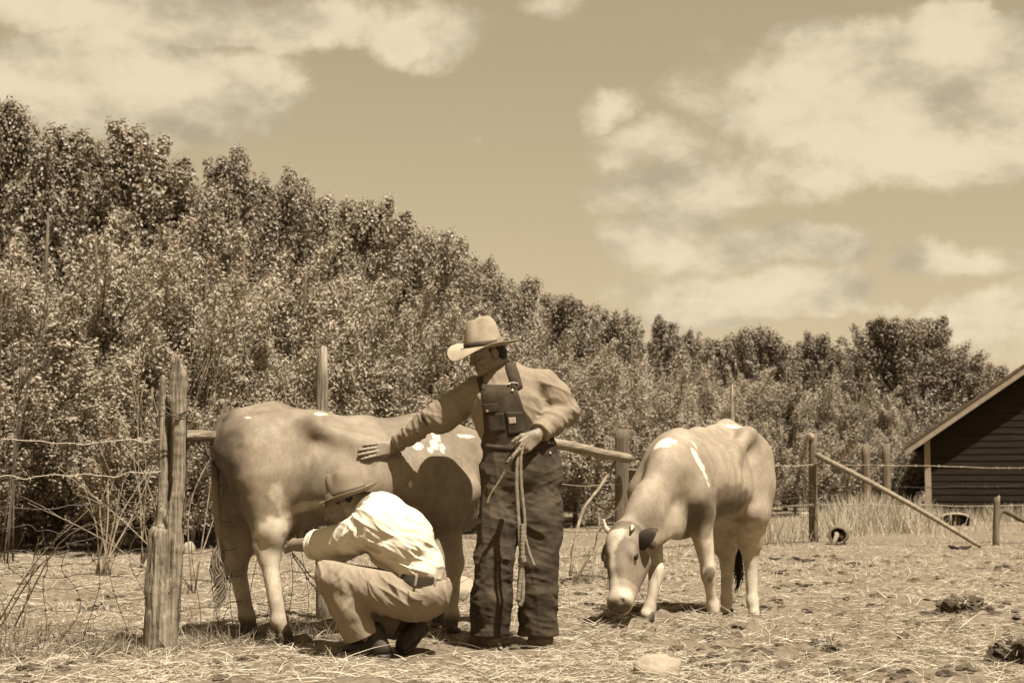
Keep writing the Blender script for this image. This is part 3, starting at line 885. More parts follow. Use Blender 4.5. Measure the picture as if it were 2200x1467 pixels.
rebase(tag(mesh('leaning_pole', V, F, M_twig), 'long thin pale pole leaning from the white-tipped post to the ground', 'pole'), tuple(b))

def wire_pts(a, b, sag, n, wob, seed):
    t = np.linspace(0, 1, n)[:, None]
    p = a + (b - a) * t
    p[:, 2] -= (4 * sag * t * (1 - t))[:, 0]
    q = np.concatenate([t * n * .35, t * 0 + seed, t * 0], 1)
    p[:, 2] += (vnoise(q, seed) - .5) * wob * np.sin(t[:, 0] * math.pi) ** .3
    p[:, 1] += (vnoise(q + 9, seed) - .5) * wob
    return p
def barbed(pts, r, step, seed=0, barb=.018):
    parts = [tube(pts, r, 4, False)]
    L = np.concatenate([[0], np.cumsum(np.linalg.norm(np.diff(pts, axis=0), axis=1))])
    rg = random.Random(seed); s = step * .5
    while s < L[-1]:
        i = min(len(pts) - 2, int(np.searchsorted(L, s)) - 1); u = (s - L[i]) / (L[i + 1] - L[i])
        c = pts[i] + (pts[i + 1] - pts[i]) * u
        for k in range(2):
            d = unit([rg.uniform(-1, 1), rg.uniform(-1, 1), rg.uniform(-1, 1)]) * barb
            parts.append(tube(np.stack([c - d, c + d]), r * .8, 3, False))
        s += step
    return join_parts(parts)
# left: three barbed strands and a slack woven net running from the split post out of the frame
LE = np.array([-3.6, 7.3, 0.0])
fl = empty('wire_fence', (-2.6, 7.6, gs(-2.6, 7.6)), 'slack rusty woven wire net sagging left of the split corner post', 'fence')
for i, (yl, yr) in enumerate(((940, 944), (1022, 1012), (1090, 1076))):
    a = P(-120, yl, 7.5); b = P(345, yr, PY - .02)
    V, F = barbed(wire_pts(a, b, .02, 40, .03, i), .0028, .12, i, .014)
    mesh('barbed_strand', V, F, M_wirep if i < 2 else M_wire, fl)
rw = random.Random(5)
def netpt(u, v):
    """u along the fence from the split post to the left, v height 0..1 - crumpled"""
    x = -1.86 - 1.55 * u; y = PY + .02 - .35 * u + .22 * (vnoise(np.array([[u * 3, v * 2, 1.0]]), 5)[0] - .5)
    z = .02 + .82 * v * (1 - .30 * math.sin(u * 2.2)) + .16 * (vnoise(np.array([[u * 4.5, v * 2.5, 4.0]]), 6)[0] - .5)
    x += .16 * (vnoise(np.array([[u * 4, v * 3, 9.0]]), 7)[0] - .5)
    return np.array([x, y, max(.015, z)])
for v in np.linspace(.0, 1, 8):
    pts = np.array([netpt(u, v) for u in np.linspace(0, 1, 60)])
    pts[:, 2] += (vnoise(np.stack([np.arange(60) * .4, np.full(60, v * 9), np.zeros(60)], 1), 3) - .5) * .05
    V, F = tube(pts, .0019, 4, False); mesh('line_wire', V, F, M_wire, fl)
for u in np.linspace(.04, .98, 13):
    pts = np.array([netpt(u + .02 * math.sin(v * 9 + u * 30), v) for v in np.linspace(0, 1, 22)])
    V, F = tube(pts, .0019, 4, False)
    kn = [lump(pts[int(k)], (.007, .006, .007), 1, .2, 1) for k in np.linspace(0, 21, 8)]
    V, F = join_parts([(V, F)] + kn)
    mesh('stay_wire', V, F, M_wire, fl)
# behind the cow, from the split post to the pointed post and on to the square post
fm = empty('wire_fence', ((pb[0] + p2b[0]) / 2, (pb[1] + p2b[1]) / 2, gs(-1.5, 8.7)), 'thin rusty net wire behind the standing cow\'s hind legs', 'fence')
for i, z in enumerate((.08, .2, .34, .5, .68, .88, 1.1)):
    a = np.array([pb[0] + .05, pb[1] + .1, pb[2] + z]); b = np.array([p2b[0], p2b[1] - .02, p2b[2] + z * .95])
    V, F = (barbed(wire_pts(a, b, .02, 24, .03, i + 3), .0024, .13, i, .012) if i > 4 else tube(wire_pts(a, b, .03, 24, .07, i + 3), .0019, 4, False)); mesh('line_wire', V, F, M_wire, fm)
for k in range(9):
    t = (k + .5) / 9; c = pb + (p2b - pb) * t; c[1] += .06
    pts = np.stack([np.array([c[0] + .03 * math.sin(z * 7 + k), c[1], c[2] + z]) for z in np.linspace(.05, .9, 14)])
    V, F = tube(pts, .0019, 4, False); mesh('stay_wire', V, F, M_wire, fm)
for (a, b) in ((P(620, 1175, 9.0), P(690, 1260, 9.5)), (P(628, 1190, 9.0), P(686, 1275, 9.5)), (P(402, 925, PY + .15), P(480, 1010, 8.3)), (P(400, 940, PY + .15), P(500, 1025, 8.4))):
    V, F = barbed(wire_pts(a, b, .01, 14, .02, 2), .004, .06, 5, .012); mesh('brace_wire', V, F, M_wire, fm)
fn_ = empty('wire_fence', (p3b[0] - 1, p3b[1] - 2, gs(p3b[0] - 1, p3b[1] - 2)), 'thin wires strung between pointed post and square rail post', 'fence')
for i, z in enumerate((.25, .45, .62, .85)):
    V, F = tube(wire_pts(p2b + np.array([0, 0, z]), p3b + np.array([0, -.06, z]), .02, 24, .06, i + 13), .0025, 4, False); mesh('line_wire', V, F, M_wirep if i == 3 else M_wire, fn_)
ff_ = empty('wire_fence', (FP[0][0][0], FP[0][0][1], FP[0][0][2]), 'far barbed wire fence crossing in front of the barn', 'fence')
RE = 22.0
for i, (y0, y1, pale) in enumerate(((996, 1003, 1), (1040, 1040, 0), (1080, 1081, 1), (1160, 1163, 0))):
    a = P(1350, y0 + 12, 14.2) if i != 1 else P(1350, 1010, 14.2)
    m_ = P(1748, y0 + (4 if i else 2), FP[0][0][1] - .09); b = P(2290, y1, 20.3)
    pts = np.concatenate([wire_pts(a, m_, .02, 20, .04, i + 30)[:-1], wire_pts(m_, b, .02, 24, .04, i + 40)])
    V, F = barbed(pts, .0052 if pale else .0036, .16, i, .026); mesh('barbed_strand', V, F, M_wirep if pale else M_wire, ff_)
for k in range(10):
    t = k / 9; a = P(1660 + 85 * t, 1052, 19 + 2 * t); b = P(1660 + 85 * t, 1112, 19 + 2 * t)
    V, F = tube(wire_pts(a, b, 0, 6, .02, k), .0035, 4, False); mesh('stay_wire', V, F, M_wire, ff_)
for k in range(4):
    a = P(1655, 1054 + 17 * k, 18.9); b = P(1748, 1054 + 17 * k, 21)
    V, F = tube(wire_pts(a, b, 0, 12, .03, k), .0035, 4, False); mesh('line_wire', V, F, M_wire, ff_)

# ------------------------------------------------------------------ barn
HY = 36.0
hc = P(1996, 1108, HY); hc[2] = gs(hc[0], hc[1])
hang = math.radians(-19)
barn = empty('barn', tuple(hc), 'dark clapboard barn gable with pale sloping rake board', 'barn')
ux = np.array([math.cos(hang), math.sin(hang), 0]); uy = np.array([-math.sin(hang), math.cos(hang), 0]); uz = np.array([0, 0, 1.0])
def hb(x, y, z): return hc + ux * x + uy * y + uz * z
RB = np.stack([ux, uy, uz], 1)
EAVE, HALF, PITCHR = 1.90, 3.9, math.tan(math.radians(34.5))
DEPTH = 7.0
bh = .16
k = 0; z = -.1
while z < EAVE + HALF * PITCHR - .05:
    x0 = 0.06 if z < EAVE - bh else max(.06, (z - EAVE + bh * .0) / PITCHR + .02)
    x0t = 0.06 if z + bh < EAVE else max(.06, (z + bh - EAVE) / PITCHR + .02)
    x1, x1t = 2 * HALF - x0, 2 * HALF - x0t
    if x1t - x0t < .02: break
    pts = [hb(x0, -.018, z), hb(x1, -.018, z), hb(x1t, -.004, z + bh + .012), hb(x0t, -.004, z + bh + .012), hb(x0, -.0, z), hb(x1, -.0, z), hb(x1t, .012, z + bh + .012), hb(x0t, .012, z + bh + .012)]
    mesh('clapboard', pts, [(0, 1, 2, 3), (7, 6, 5, 4), (0, 4, 5, 1), (3, 2, 6, 7), (0, 3, 7, 4), (1, 5, 6, 2)], M_siding, barn, smooth=False)
    z += bh; k += 1
core = [hb(.05, .02, -.2), hb(2 * HALF - .05, .02, -.2), hb(2 * HALF - .05, .02, EAVE), hb(HALF, .02, EAVE + HALF * PITCHR - .04), hb(.05, .02, EAVE)]
core += [p + uy * DEPTH for p in core]
mesh('wall', core, [(0, 1, 2, 3, 4), (9, 8, 7, 6, 5), (0, 5, 6, 1), (1, 6, 7, 2), (2, 7, 8, 3), (3, 8, 9, 4), (4, 9, 5, 0)], M_siding, barn, smooth=False)
V, F = box(hb(-.0, -.02, EAVE / 2 - .08), (.14, .12, EAVE + .1), RB, .006); mesh('corner_board', V, F, M_trim, barn, smooth=False)
V, F = box(hb(2 * HALF, -.02, EAVE / 2 - .08), (.14, .12, EAVE + .1), RB, .006); mesh('corner_board', V, F, M_trim, barn, smooth=False)
sl = math.hypot(1, PITCHR); OV = .50
for sgn in (0, 1):
    def rp(s_, y_, dz): # s_ horizontal from the eave end
        x_ = s_ if sgn == 0 else 2 * HALF - s_
        return hb(x_, y_, EAVE + s_ * PITCHR + dz)
    s0, s1 = -OV, HALF + (.0 if sgn else .0)
    for nm, y0, y1, d0, d1, m_ in (('rake_board', -.34, -.29, -.10, .07, M_trim), ('roof_slope', -.36, DEPTH + .3, .075, .14, M_shingle), ('soffit', -.285, -.035, -.03, .0, M_siding)):
        pts = [rp(s0, y0, d0), rp(s1, y0, d0), rp(s1, y0, d1), rp(s0, y0, d1), rp(s0, y1, d0), rp(s1, y1, d0), rp(s1, y1, d1), rp(s0, y1, d1)]
        mesh(nm, pts, [(0, 1, 2, 3), (7, 6, 5, 4), (0, 4, 5, 1), (3, 2, 6, 7), (0, 3, 7, 4), (1, 5, 6, 2)], m_, barn, smooth=False)

# tall dry grass round the far posts and along the barn foot
def tall_grass(name, cx_, cy_, rx_, ry_, n, hgt, label, seed, group='clumps of tall dry grass'):
    rg = np.random.default_rng(seed)
    x = cx_ + rg.normal(0, rx_ * .5, n); y = cy_ + rg.normal(0, ry_ * .5, n)
    q = np.exp(-((x - cx_) / rx_) ** 2)
    V, F = blades(np.stack([x, y, gsurf(x, y)], 1), rg.random(n) * 6.28, rg.normal(1.25, .18, n), hgt * (.35 + .65 * rg.random(n)) * (.5 + .5 * q), .006 + rg.random(n) * .008, .25, 3)
    o = mesh(name, V, F, M_straw, smooth=False); rebase(o, (cx_, cy_, gs(cx_, cy_)))
    return tag(o, label, 'grass', group)
g1 = P(1880, 1125, 25.0)
tall_grass('tall_grass', g1[0], 25.5, 1.1, 1.2, 2600, .85, 'tall bleached grass clump round the two far fence posts', 1)
g1 = P(1780, 1130, 23.5); tall_grass('tall_grass', g1[0], 23.5, .6, .6, 700, .55, 'thin dry grass clump just past the white-tipped post', 2)
g1 = P(1965, 1120, 30.0); tall_grass('tall_grass', g1[0], 30.0, 1.2, .9, 1400, .55, 'dry grass clump at the barn corner', 3)
g1 = P(2160, 1110, 32.0); tall_grass('tall_grass', g1[0], 32.0, 1.2, .6, 900, .5, 'ragged dry grass along the foot of the barn wall', 4)
g1 = P(1660, 1110, 22.0); tall_grass('tall_grass', g1[0], 22.0, .5, .5, 380, .55, 'sparse dry stalks behind the grazing cow\'s rump', 5)

# old hollow log and overturned tin trough
lp = G(1801, 1170); lr = 21 * lp[1] / FPX
e = empty('hollow_log', tuple(lp), 'short hollow log lying end-on beside the white-tipped post', 'log')
ang = np.linspace(0, 2 * math.pi, 26, endpoint=False)
def ring(r, dy, sd, dz=0.0):
    q = r * (1 + .22 * (fbm(np.stack([np.cos(ang) * 1.6, np.sin(ang) * 1.6, ang * 0 + sd], 1), 3, 5) - .5))
    return np.stack([lp[0] + q * np.cos(ang) + dy * .25, np.full(26, lp[1] + dy), lp[2] + lr * .95 + q * np.sin(ang) * .92 + dz], 1)
rs = [ring(lr, .45, 1), ring(lr * 1.05, .2, 1.2), ring(lr, 0, 1.4), ring(lr * .78, -.012, 1.5), ring(lr * .66, .1, 1.8), ring(lr * .55, .35, 2.0)]
V = np.concatenate(rs); F = [(i * 26 + j, i * 26 + (j + 1) % 26, (i + 1) * 26 + (j + 1) % 26, (i + 1) * 26 + j) for i in range(5) for j in range(26)] + [tuple(5 * 26 + j for j in range(26)), tuple(range(25, -1, -1))]
mesh('bark_shell', V, F, M_wood2, e)
V, F = tube(np.stack([lp + np.array([-.02, .1, lr * 1.25]), lp + np.array([-.02, -.02, lr * 1.0]), lp + np.array([-.1, -.12, .0])]), [.04, .035, .03], 7); mesh('rotten_core', V, F, M_twig, e)
V, F = lump(lp + np.array([.06, .06, lr * .8]), (.06, .05, .07), 9, .5, 2); mesh('rotten_core', V, F, M_clod, e)
tp = P(2052, 1128, 29.0); tp[2] = gs(tp[0], tp[1])
e = empty('tin_trough', tuple(tp), 'old tin trough turned on its side against the barn', 'trough')
wd, hg, dp = .29, .235, .5
def arch(s, y_, o=0.0):
    t = np.linspace(0, 1, 15); x_ = (t - .5) * 2 * wd * s; z_ = hg * s * (1 - .25 * np.abs(2 * t - 1) ** 2.5) ; z_[[0, -1]] = .0; z_[[1, -2]] = hg * s * .62
    x_[1], x_[-2] = -wd * s * 1.02, wd * s * 1.02
    return np.stack([tp[0] + x_, np.full(15, tp[1] + y_), tp[2] + z_ + o], 1)
rs = [arch(.80, dp), arch(1.0, 0), arch(.93, -.0), arch(.74, dp - .03)]
V = np.concatenate(rs); F = [(i * 15 + j, i * 15 + j + 1, (i + 1) * 15 + j + 1, (i + 1) * 15 + j) for i in range(3) for j in range(14)] + [tuple(range(15)), tuple(45 + j for j in range(14, -1, -1))]
mesh('shell', V, F, M_nearblack, e, smooth=False)
V, F = tube(arch(.99, -.01)[1:-1], .024, 7); mesh('rim', V, F, M_tin, e)
V, F = tube(np.stack([tp + np.array([-.10, -.06, hg * .95]), tp + np.array([-.12, -.15, -.0])]), .012, 5); mesh('strut', V, F, M_twig, e)
V, F = tube(spline([tp + np.array([.9, .3, 0]), tp + np.array([1.05, .4, .28]), tp + np.array([1.4, .4, .12]), tp + np.array([1.62, .3, 0])], 12), .05, 7)
rebase(tag(mesh('fallen_branch', V, F, M_bark), 'bent dark branch lying along the foot of the barn wall', 'branch'), tuple(tp + np.array([1.2, .3, 0])))
# ------------------------------------------------------------------ cows
M_fur = attrmat('cow_hide')
M_horn = mat('cow_horn', .30, .5, .3, 10.0, .1, 40.0, .4, l2=.5)
M_eye = mat('dark_eye', .012, .15, .1, 5.0, spec=.6)
M_hoof = mat('dark_hoof', .07, .6, .4, 30.0, .3, 90.0, .3)
M_earin = mat('dark_ear_hair', .035, .9, .5, 60.0, .8, 200.0, .1)
M_tuft = leafmat('tail_hair', .26, .1, .5, .6)
M_tuftd = leafmat('dark_tail_hair', .06, .1, .5, .6)

class Cow:
    """X forward, Y to the animal's left, Z up; origin on the ground under the barrel"""
    def __init__(s, cx, cy, ang, z=0.0, sc=1.0):
        s.o = np.array([cx, cy, z]); s.c, s.s = math.cos(ang), math.sin(ang); s.sc = np.array([1, 1, 1]) * sc
    def W(s, p):
        p = np.atleast_2d(np.asarray(p, float)) * s.sc
        return np.stack([s.o[0] + p[:, 0] * s.c - p[:, 1] * s.s, s.o[1] + p[:, 0] * s.s + p[:, 1] * s.c, s.o[2] + p[:, 2]], 1)
    def L(s, p):
        q = np.asarray(p, float) - s.o
        return np.array([q[0] * s.c + q[1] * s.s, -q[0] * s.s + q[1] * s.c, q[2]]) / s.sc

def hindleg(f, hip, stifle, hock, fet, hoof):
    sg = np.sign(stifle[1])
    f.cone((-.50, sg * .13, 1.06), (-.46, sg * .15, .88), .19, .185, .08)
    f.cone((-.56, sg * .13, 1.02), np.array(stifle) * .5 + np.array((-.56, sg * .13, .8)) * .5, .17, .15, .08)
    f.cone((-.60, sg * .12, .98), np.array(hock) + np.array([-.005, 0, .16]), .13, .055, .07)
    f.cone((-.45, sg * .16, .95), stifle, .16, .105, .07)
    f.cone((-.53, sg * .15, .86), np.array(hock) + np.array([-.005, 0, .17]), .165, .08, .09)
    f.cone(stifle, np.array(hock) + np.array([.02, 0, .06]), .105, .062, .09)
    f.cone((np.array(stifle) + np.array([-.06, 0, -.02])), np.array(hock) + np.array([.0, 0, .12]), .10, .055, .07)
    f.cone(np.array(hock) + np.array([-.062, 0, .045]), np.array(hock) + np.array([-.02, 0, .24]), .026, .036, .03)
    f.ell(hock, (.068, .048, .078), k=.035)
    f.cone(hock, fet, .050, .040, .03)
    f.ell(fet, (.046, .043, .05), k=.02)
    f.cone(fet, np.array(hoof) + np.array([.0, 0, .06]), .038, .042, .02)
def foreleg(f, elbow, knee, fet, hoof):
    f.cone(elbow, np.array(knee) + np.array([0, 0, .03]), .088, .048, .05)
    f.ell(knee, (.053, .048, .072), k=.03)
    f.cone(knee, fet, .042, .033, .025)
    f.ell(fet, (.043, .041, .048), k=.02)
    f.cone(fet, np.array(hoof) + np.array([.0, 0, .06]), .036, .040, .02)
def barrel(f, deep=0.0, drop=0.0):
    f.ell((.05, 0, .925 - deep * .3), (.66, .315, .290 + deep), k=.05)
    f.ell((.02, 0, .855 - deep), (.46, .30, .225), k=.08)
    f.ell((.46, 0, .89 - drop * .5), (.34, .245, .36 - drop * .5), k=.10)
    f.ell((-.50, 0, 1.06), (.30, .22, .22), k=.10)
    f.chain([(.56, 0, 1.15 - drop), (.40, 0, 1.18 - drop * .7), (.1, 0, 1.17), (-.2, 0, 1.20), (-.44, 0, 1.25), (-.66, 0, 1.23)], [.06, .065, .07, .07, .065, .045], .07)
    for sg in (-1, 1):
        f.ell((-.37, sg * .205, 1.215), (.085, .055, .045), k=.10)           # hook bones
        f.ell((-.70, sg * .085, 1.14), (.05, .045, .05), k=.06)              # pin bones
        f.cone((-.36, sg * .20, 1.21), (.02, sg * .24, 1.06), .035, .05, .09) # loin edge
        f.cone((.50, sg * .10, 1.12 - drop), (.62, sg * .175, .82), .075, .105, .09)  # shoulder blade
        f.cone((.62, sg * .175, .82), (.50, sg * .18, .70), .105, .10, .08)
        f.ell((-.18, sg * .385, 1.05), (.14, .055, .13), k=.14, neg=True)     # hollow before the hip
def cowhead(f, R, o, L=1.0):
    """R columns: forward(poll->muzzle), left, up(forehead); o at the poll"""
    def T(x, y, z): return o + R @ (np.array([x, y, z]) * np.array([1.06 if L > 1 else 1, L, L]))
    Rr = R.T
    f.ell(T(.05, 0, -.03), (.12, .105 * L, .105 * L), Rr, .03)
    f.cone(T(.06, 0, -.02), T(.40, 0, -.045), .105 * L, .078, .05, flat=(R[:, 1], .98))
    f.cone(T(.10, 0, .025), T(.26, 0, .02), .075, .05, .04, flat=(R[:, 1], 1.25))     # forehead
    f.cone(T(.14, .045, -.12), T(.36, .02, -.09), .075, .045, .05)                    # jaws
    f.cone(T(.14, -.045, -.12), T(.36, -.02, -.09), .075, .045, .05)
    f.ell(T(.445, 0, -.035), (.060, .086, .068), Rr, .03)
    f.ell(T(.43, 0, -.095), (.06, .05, .032), Rr, .02)                                # lower lip
    for sg in (-1, 1):
        f.ell(T(.175, sg * .088, .012), (.046, .026, .034), Rr, .03)                  # brow
        f.ell(T(.20, sg * .108, -.012), (.020, .018, .017), Rr, .015, neg=True)
        f.ell(T(.478, sg * .046, .0), (.024, .012, .018), Rr, .008, neg=True)         # nostril
    f.ell(T(.50, 0, -.062), (.02, .055, .004), Rr, .006, neg=True)                    # mouth line
    return T
def leaf_ear(T, base, tip, up, w, n=12, m=9, cup=.8):
    """cupped cow ear from base to tip"""
    base = np.array(base); tip = np.array(tip); ax = tip - base; L = np.linalg.norm(ax); ax /= L
    up = unit(np.array(up) - ax * (np.array(up) @ ax)); sd = np.cross(ax, up)
    V = []
    for i in range(n):
        t = i / (n - 1); ww = w * (math.sin(math.pi * min(1, .12 + t * .88) ** .8) ** .75) + .006
        for j in range(m):
            a = (j / (m - 1) - .5) * 2
            V.append(base + ax * L * t + up * ww * a + sd * (cup * ww * (a * a - .55)))
    F = [(i * m + j, i * m + j + 1, (i + 1) * m + j + 1, (i + 1) * m + j) for i in range(n - 1) for j in range(m - 1)]
    return np.array(V), F, sd
def thicken(V, F, d, sd):
    n = len(V); V2 = np.concatenate([V, V + sd * d])
    F2 = [tuple(f) for f in F] + [tuple(i + n for i in f[::-1]) for f in F]
    # rim
    from collections import Counter
    ed = Counter(); 
    for f in F:
        for a, b in zip(f, f[1:] + f[:1]): ed[(a, b)] += 1
    for (a, b) in ed:
        if (b, a) not in ed: F2.append((b, a, a + n, b + n))
    return V2, F2
def paint(o, Vl, fn):
    c = fn(Vl).astype(np.float32)
    at = o.data.color_attributes.new('fur', 'FLOAT_COLOR', 'POINT')
    at.data.foreach_set('color', c.ravel())
def ramp(v):
    """sepia colour of an array of reflectances"""
    v = np.clip(v, .005, .85) * ALB; t = np.minimum(1, v / .6) ** .85
    c = np.stack([LO[i] + (HI[i] - LO[i]) * t for i in range(3)], 1)
    l = c @ np.array([.2126, .7152, .0722])
    return np.concatenate([c * (v / l)[:, None], np.ones((len(v), 1))], 1)
def blend(v, mask, to): return v + (to - v) * np.clip(mask, 0, 1)
def spot(p, c, r, sharp=5.0, seed=0, rag=.45, fr=18.0):
    d = np.sqrt((((p - np.array(c)) / np.array(r)) ** 2).sum(1))
    d = d + rag * (fbm(p * fr, 3, seed) - .5) * 2
    return np.clip((1 - d) * sharp + .5, 0, 1)
def hoofs(e, cow, pts, fwd=(1, 0)):
    for (h, az) in pts:
        d = np.array([math.cos(az), math.sin(az), 0]); s_ = np.array([-d[1], d[0], 0])
        h = np.array(h, float)
        fld = Field()
        for sg in (-1, 1):
            c = h + s_ * .022 * sg
            fld.cone(c + d * .030 + np.array([0, 0, .012]), c - d * .02 + np.array([0, 0, .052]), .026, .027, .008)
            fld.cone(c - d * .025 + np.array([0, 0, .016]), c - d * .02 + np.array([0, 0, .05]), .022, .024, .008)
        fld.cut((0, 0, h[2] - .004), (0, 0, -1))
        V, F = fld.grid(h - .1, h + np.array([.1, .1, .12]), .006)
        mesh('hoof', cow.W(V), F, M_hoof, e)

BUILT = {}
# ================= the standing cow, rump to the camera side, head lowered beyond the farmer
c1 = Cow(-.945, 8.58, math.radians(26), gs(-.95, 8.58) - .005, 1.0)
e1 = empty('cow', tuple(c1.o), 'fawn dairy cow standing side-on with a person\'s hand on its back', 'cow', 'dairy cows')
f = Field(); barrel(f, .0)
hA = c1.L(P(612, 1384, 8.10)); hB = c1.L(P(536, 1364, 8.56))
hA[2] = c1.L(np.array([0, 0, gs(*P(612, 1384, 8.10)[:2])]))[2]; hB[2] = hA[2] - .0
hkA, ftA = c1.L(P(577, 1192, 8.15)), c1.L(P(600, 1334, 8.11))
hkB, ftB = c1.L(P(508, 1210, 8.57)), c1.L(P(530, 1322, 8.56))
hindleg(f, None, c1.L(P(600, 1072, 8.32)), hkA, ftA, hA)
hindleg(f, None, (-.38, .19, .72), hkB, ftB, hB)
fA, fB = np.array([.58, -.17, 0.0]), c1.L(P(948, 1342, 9.10)); fB[2] = 0
foreleg(f, (.54, -.18, .70), (.60, -.17, .40), (.585, -.17, .12), fA)
foreleg(f, (.54, .18, .70), (.56, .20, .40), (fB[0] - .01, fB[1], .12), fB)
f.ell((.70, 0, .74), (.13, .10, .16), k=.08)
neckc = [(.56, 0, 1.02), (.76, .0, .98), (.95, .04, .90)]
f.chain(neckc, [.235, .175, .13], .08, flat=((0, 1, 0), .68))
f.cone((.66, 0, .72), (.90, .03, .74), .09, .05, .08, flat=((0, 1, 0), .5))   # dewlap
f.ell((-.37, 0, .68), (.18, .13, .10), k=.06)      # udder
for sx in (-.40, -.30):
    for sg in (-1, 1): f.cone((sx, sg * .06, .60), (sx, sg * .065, .51), .020, .013, .02)
def dew(p):
    g = np.exp(-(((p[:, 0] - .80) / .12) ** 2 + ((p[:, 2] - .78) / .2) ** 2))
    g2 = np.exp(-(((p[:, 0] - .05) / .3) ** 2 + ((p[:, 2] - .92) / .2) ** 2))
    return -.007 * g * np.sin(p[:, 0] * 190 + 6 * p[:, 2]) - .0035 * g2 * np.sin(p[:, 0] * 58 + p[:, 2] * 10) + (fbm(p * 9, 2, 4) - .5) * .008
f.disp(dew)
fw = unit(np.array([.32, .05, -.80])); up_ = unit(np.cross(fw, np.array([0, 1, 0]))) * -1
up_ = unit(np.array([.8, 0, .32]) - fw * (np.array([.8, 0, .32]) @ fw)); lf_ = np.cross(up_, fw)
R1 = np.stack([fw, lf_, up_], 1); poll1 = np.array([.98, .04, .97])
fh = Field(); fh.ops = list(f.ops); T1 = cowhead(fh, R1, poll1)
fh.chain([(.80, .0, .97), (.98, .04, .92)], [.16, .115], .06, flat=((0, 1, 0), .7))
m1_ = fh.grid((-.86, -.48, -.02), (1.36, .48, 1.42), .0115)
V1, F1 = m1_
hm = V1[:, 2] < hA[2] + .035
body1 = mesh('body', c1.W(V1), F1, M_fur, e1)
BUILT['cow1'] = BVHTree.FromPolygons([tuple(v) for v in c1.W(V1)], [tuple(map(int, q)) for q in F1])
CAMP = Vector((0, 0, CAMH))
def hit(key, px, py):
    d = Vector(dir_px(px, py)).normalized()
    h = BUILT[key].ray_cast(CAMP, d)
    return None if h[0] is None else (np.array(h[0]), np.array(h[1]))
def lp1(px, py):
    h = hit('cow1', px, py); return c1.L(h[0]) if h else np.array([9, 9, 9.])
def fur1(p):
    n = fbm(p * 3.2, 3, 5)
    v = .235 + .10 * (n - .5) * 2
    v = blend(v, spot(p, (.9, 0, .8), (.5, .4, .45), 2, 3) * .35, .17)          # darker neck
    v = blend(v, np.clip((p[:, 0] + .62) / -.08, 0, 1) * .75, .09)                # darker round the tail
    v = blend(v, spot(p, lp1(500, 950), (.06, .10, .075), 2.2, 11, .5) * .85, .09)
    v = blend(v, spot(p, lp1(690, 1028), (.13, .14, .11), 1.6, 12, .6) * .65, .12)
    v = blend(v, spot(p, lp1(640, 960), (.10, .14, .05), 2, 14) * .3, .15)
    v = blend(v, spot(p, lp1(560, 1000), (.12, .16, .16), 1.2, 15, .7) * .5, .36)
    v = blend(v, spot(p, lp1(760, 1010), (.10, .16, .10), 1.2, 16, .7) * .35, .33)
    v = blend(v, np.clip((.62 - p[:, 2]) / .16, 0, 1) * .8, .46)                 # paler legs and belly
    v = blend(v, np.clip((.62 - p[:, 2]) / .06, 0, 1) * (np.abs(p[:, 0]) < .3), .52)
    sd = (p[:, 1] < .02)
    for (x, y, rx, rz, s_) in ((598, 1062, .04, .06, 21), (612, 1095, .05, .07, 22), (590, 1132, .08, .065, 23), (582, 1175, .07, .09, 24), (650, 1090, .09, .03, 25), (694, 1080, .08, .022, 26), (575, 1230, .06, .12, 27), (568, 1150, .04, .06, 28)):
        v = blend(v, spot(p, lp1(x, y), (rx, .14, rz), 2.6, s_, .7, 20.0) * sd, .56)
    for (x, y, rx, rz, s_) in ((938, 935, .022, .045, 31), (932, 955, .026, .03, 32), (925, 966, .018, .016, 33), (950, 962, .014, .03, 34), (897, 958, .035, .022, 35), (1000, 937, .08, .008, 36), (690, 889, .04, .007, 37), (533, 897, .014, .006, 38), (882, 1040, .010, .016, 39)):
        v = blend(v, spot(p, lp1(x, y), (rx, .10, rz), 7, s_, .25, 30.0), .75)
    v = blend(v, np.clip((.13 - p[:, 2]) / .05, 0, 1), .09)
    return ramp(v)
paint(body1, V1, fur1)
hoofs(e1, c1, [((hA[0], hA[1], hA[2]), 0.0), ((hB[0], hB[1], hB[2]), 0.1), (fA, 0), (fB, .1)])
# tail: a dock that leaves the rump, hangs straight and ends in a wavy switch
tw = [P(478, 905, 8.30), P(466, 950, 8.27), P(462, 1000, 8.26), P(465, 1090, 8.26), P(472, 1165, 8.25), P(474, 1215, 8.25)]
tw = [c1.W((-.66, 0, 1.23))[0]] + tw
pts = spline(tw, 34); rad = np.interp(np.linspace(0, 1, 34), [0, .12, .4, .75, 1], [.05, .036, .026, .020, .010])
V, F = tube(pts, rad, 12)
dk = mesh('tail', V, F, M_fur, e1)
tl = np.array([c1.L(v) for v in V]); 
paint(dk, tl, lambda p: ramp(np.where(p[:, 2] > .9, .13, .27) + .04 * (fbm(p * 20, 2, 3) - .5)))
def switch(e, a, b, n, spread, seed, material, wave=.03):
    r = np.random.default_rng(seed); parts = []
    for i in range(n):
        t = np.linspace(0, 1, 16)[:, None]; L = r.uniform(.55, 1.0)
        p = a + (b - a) * t * L
        w_ = spread * np.sin(np.minimum(1, t * 1.5) * math.pi * .62) * r.normal(0, .55)
        az = r.random() * 6.28
        p = p + np.array([math.cos(az), math.sin(az) * .6, 0]) * w_ + np.array([1, .3, 0]) * wave * np.sin(t * 10 + r.normal(0, .35)) * t
        parts.append(tube(p, np.linspace(.0042, .0016, 16), 4, False))
    V, F = join_parts(parts); o = mesh('tail_switch', V, F, material, e); return tag(o, kind='stuff')
switch(e1, P(471, 1150, 8.25), P(474, 1316, 8.25), 150, .032, 3, M_tuft)
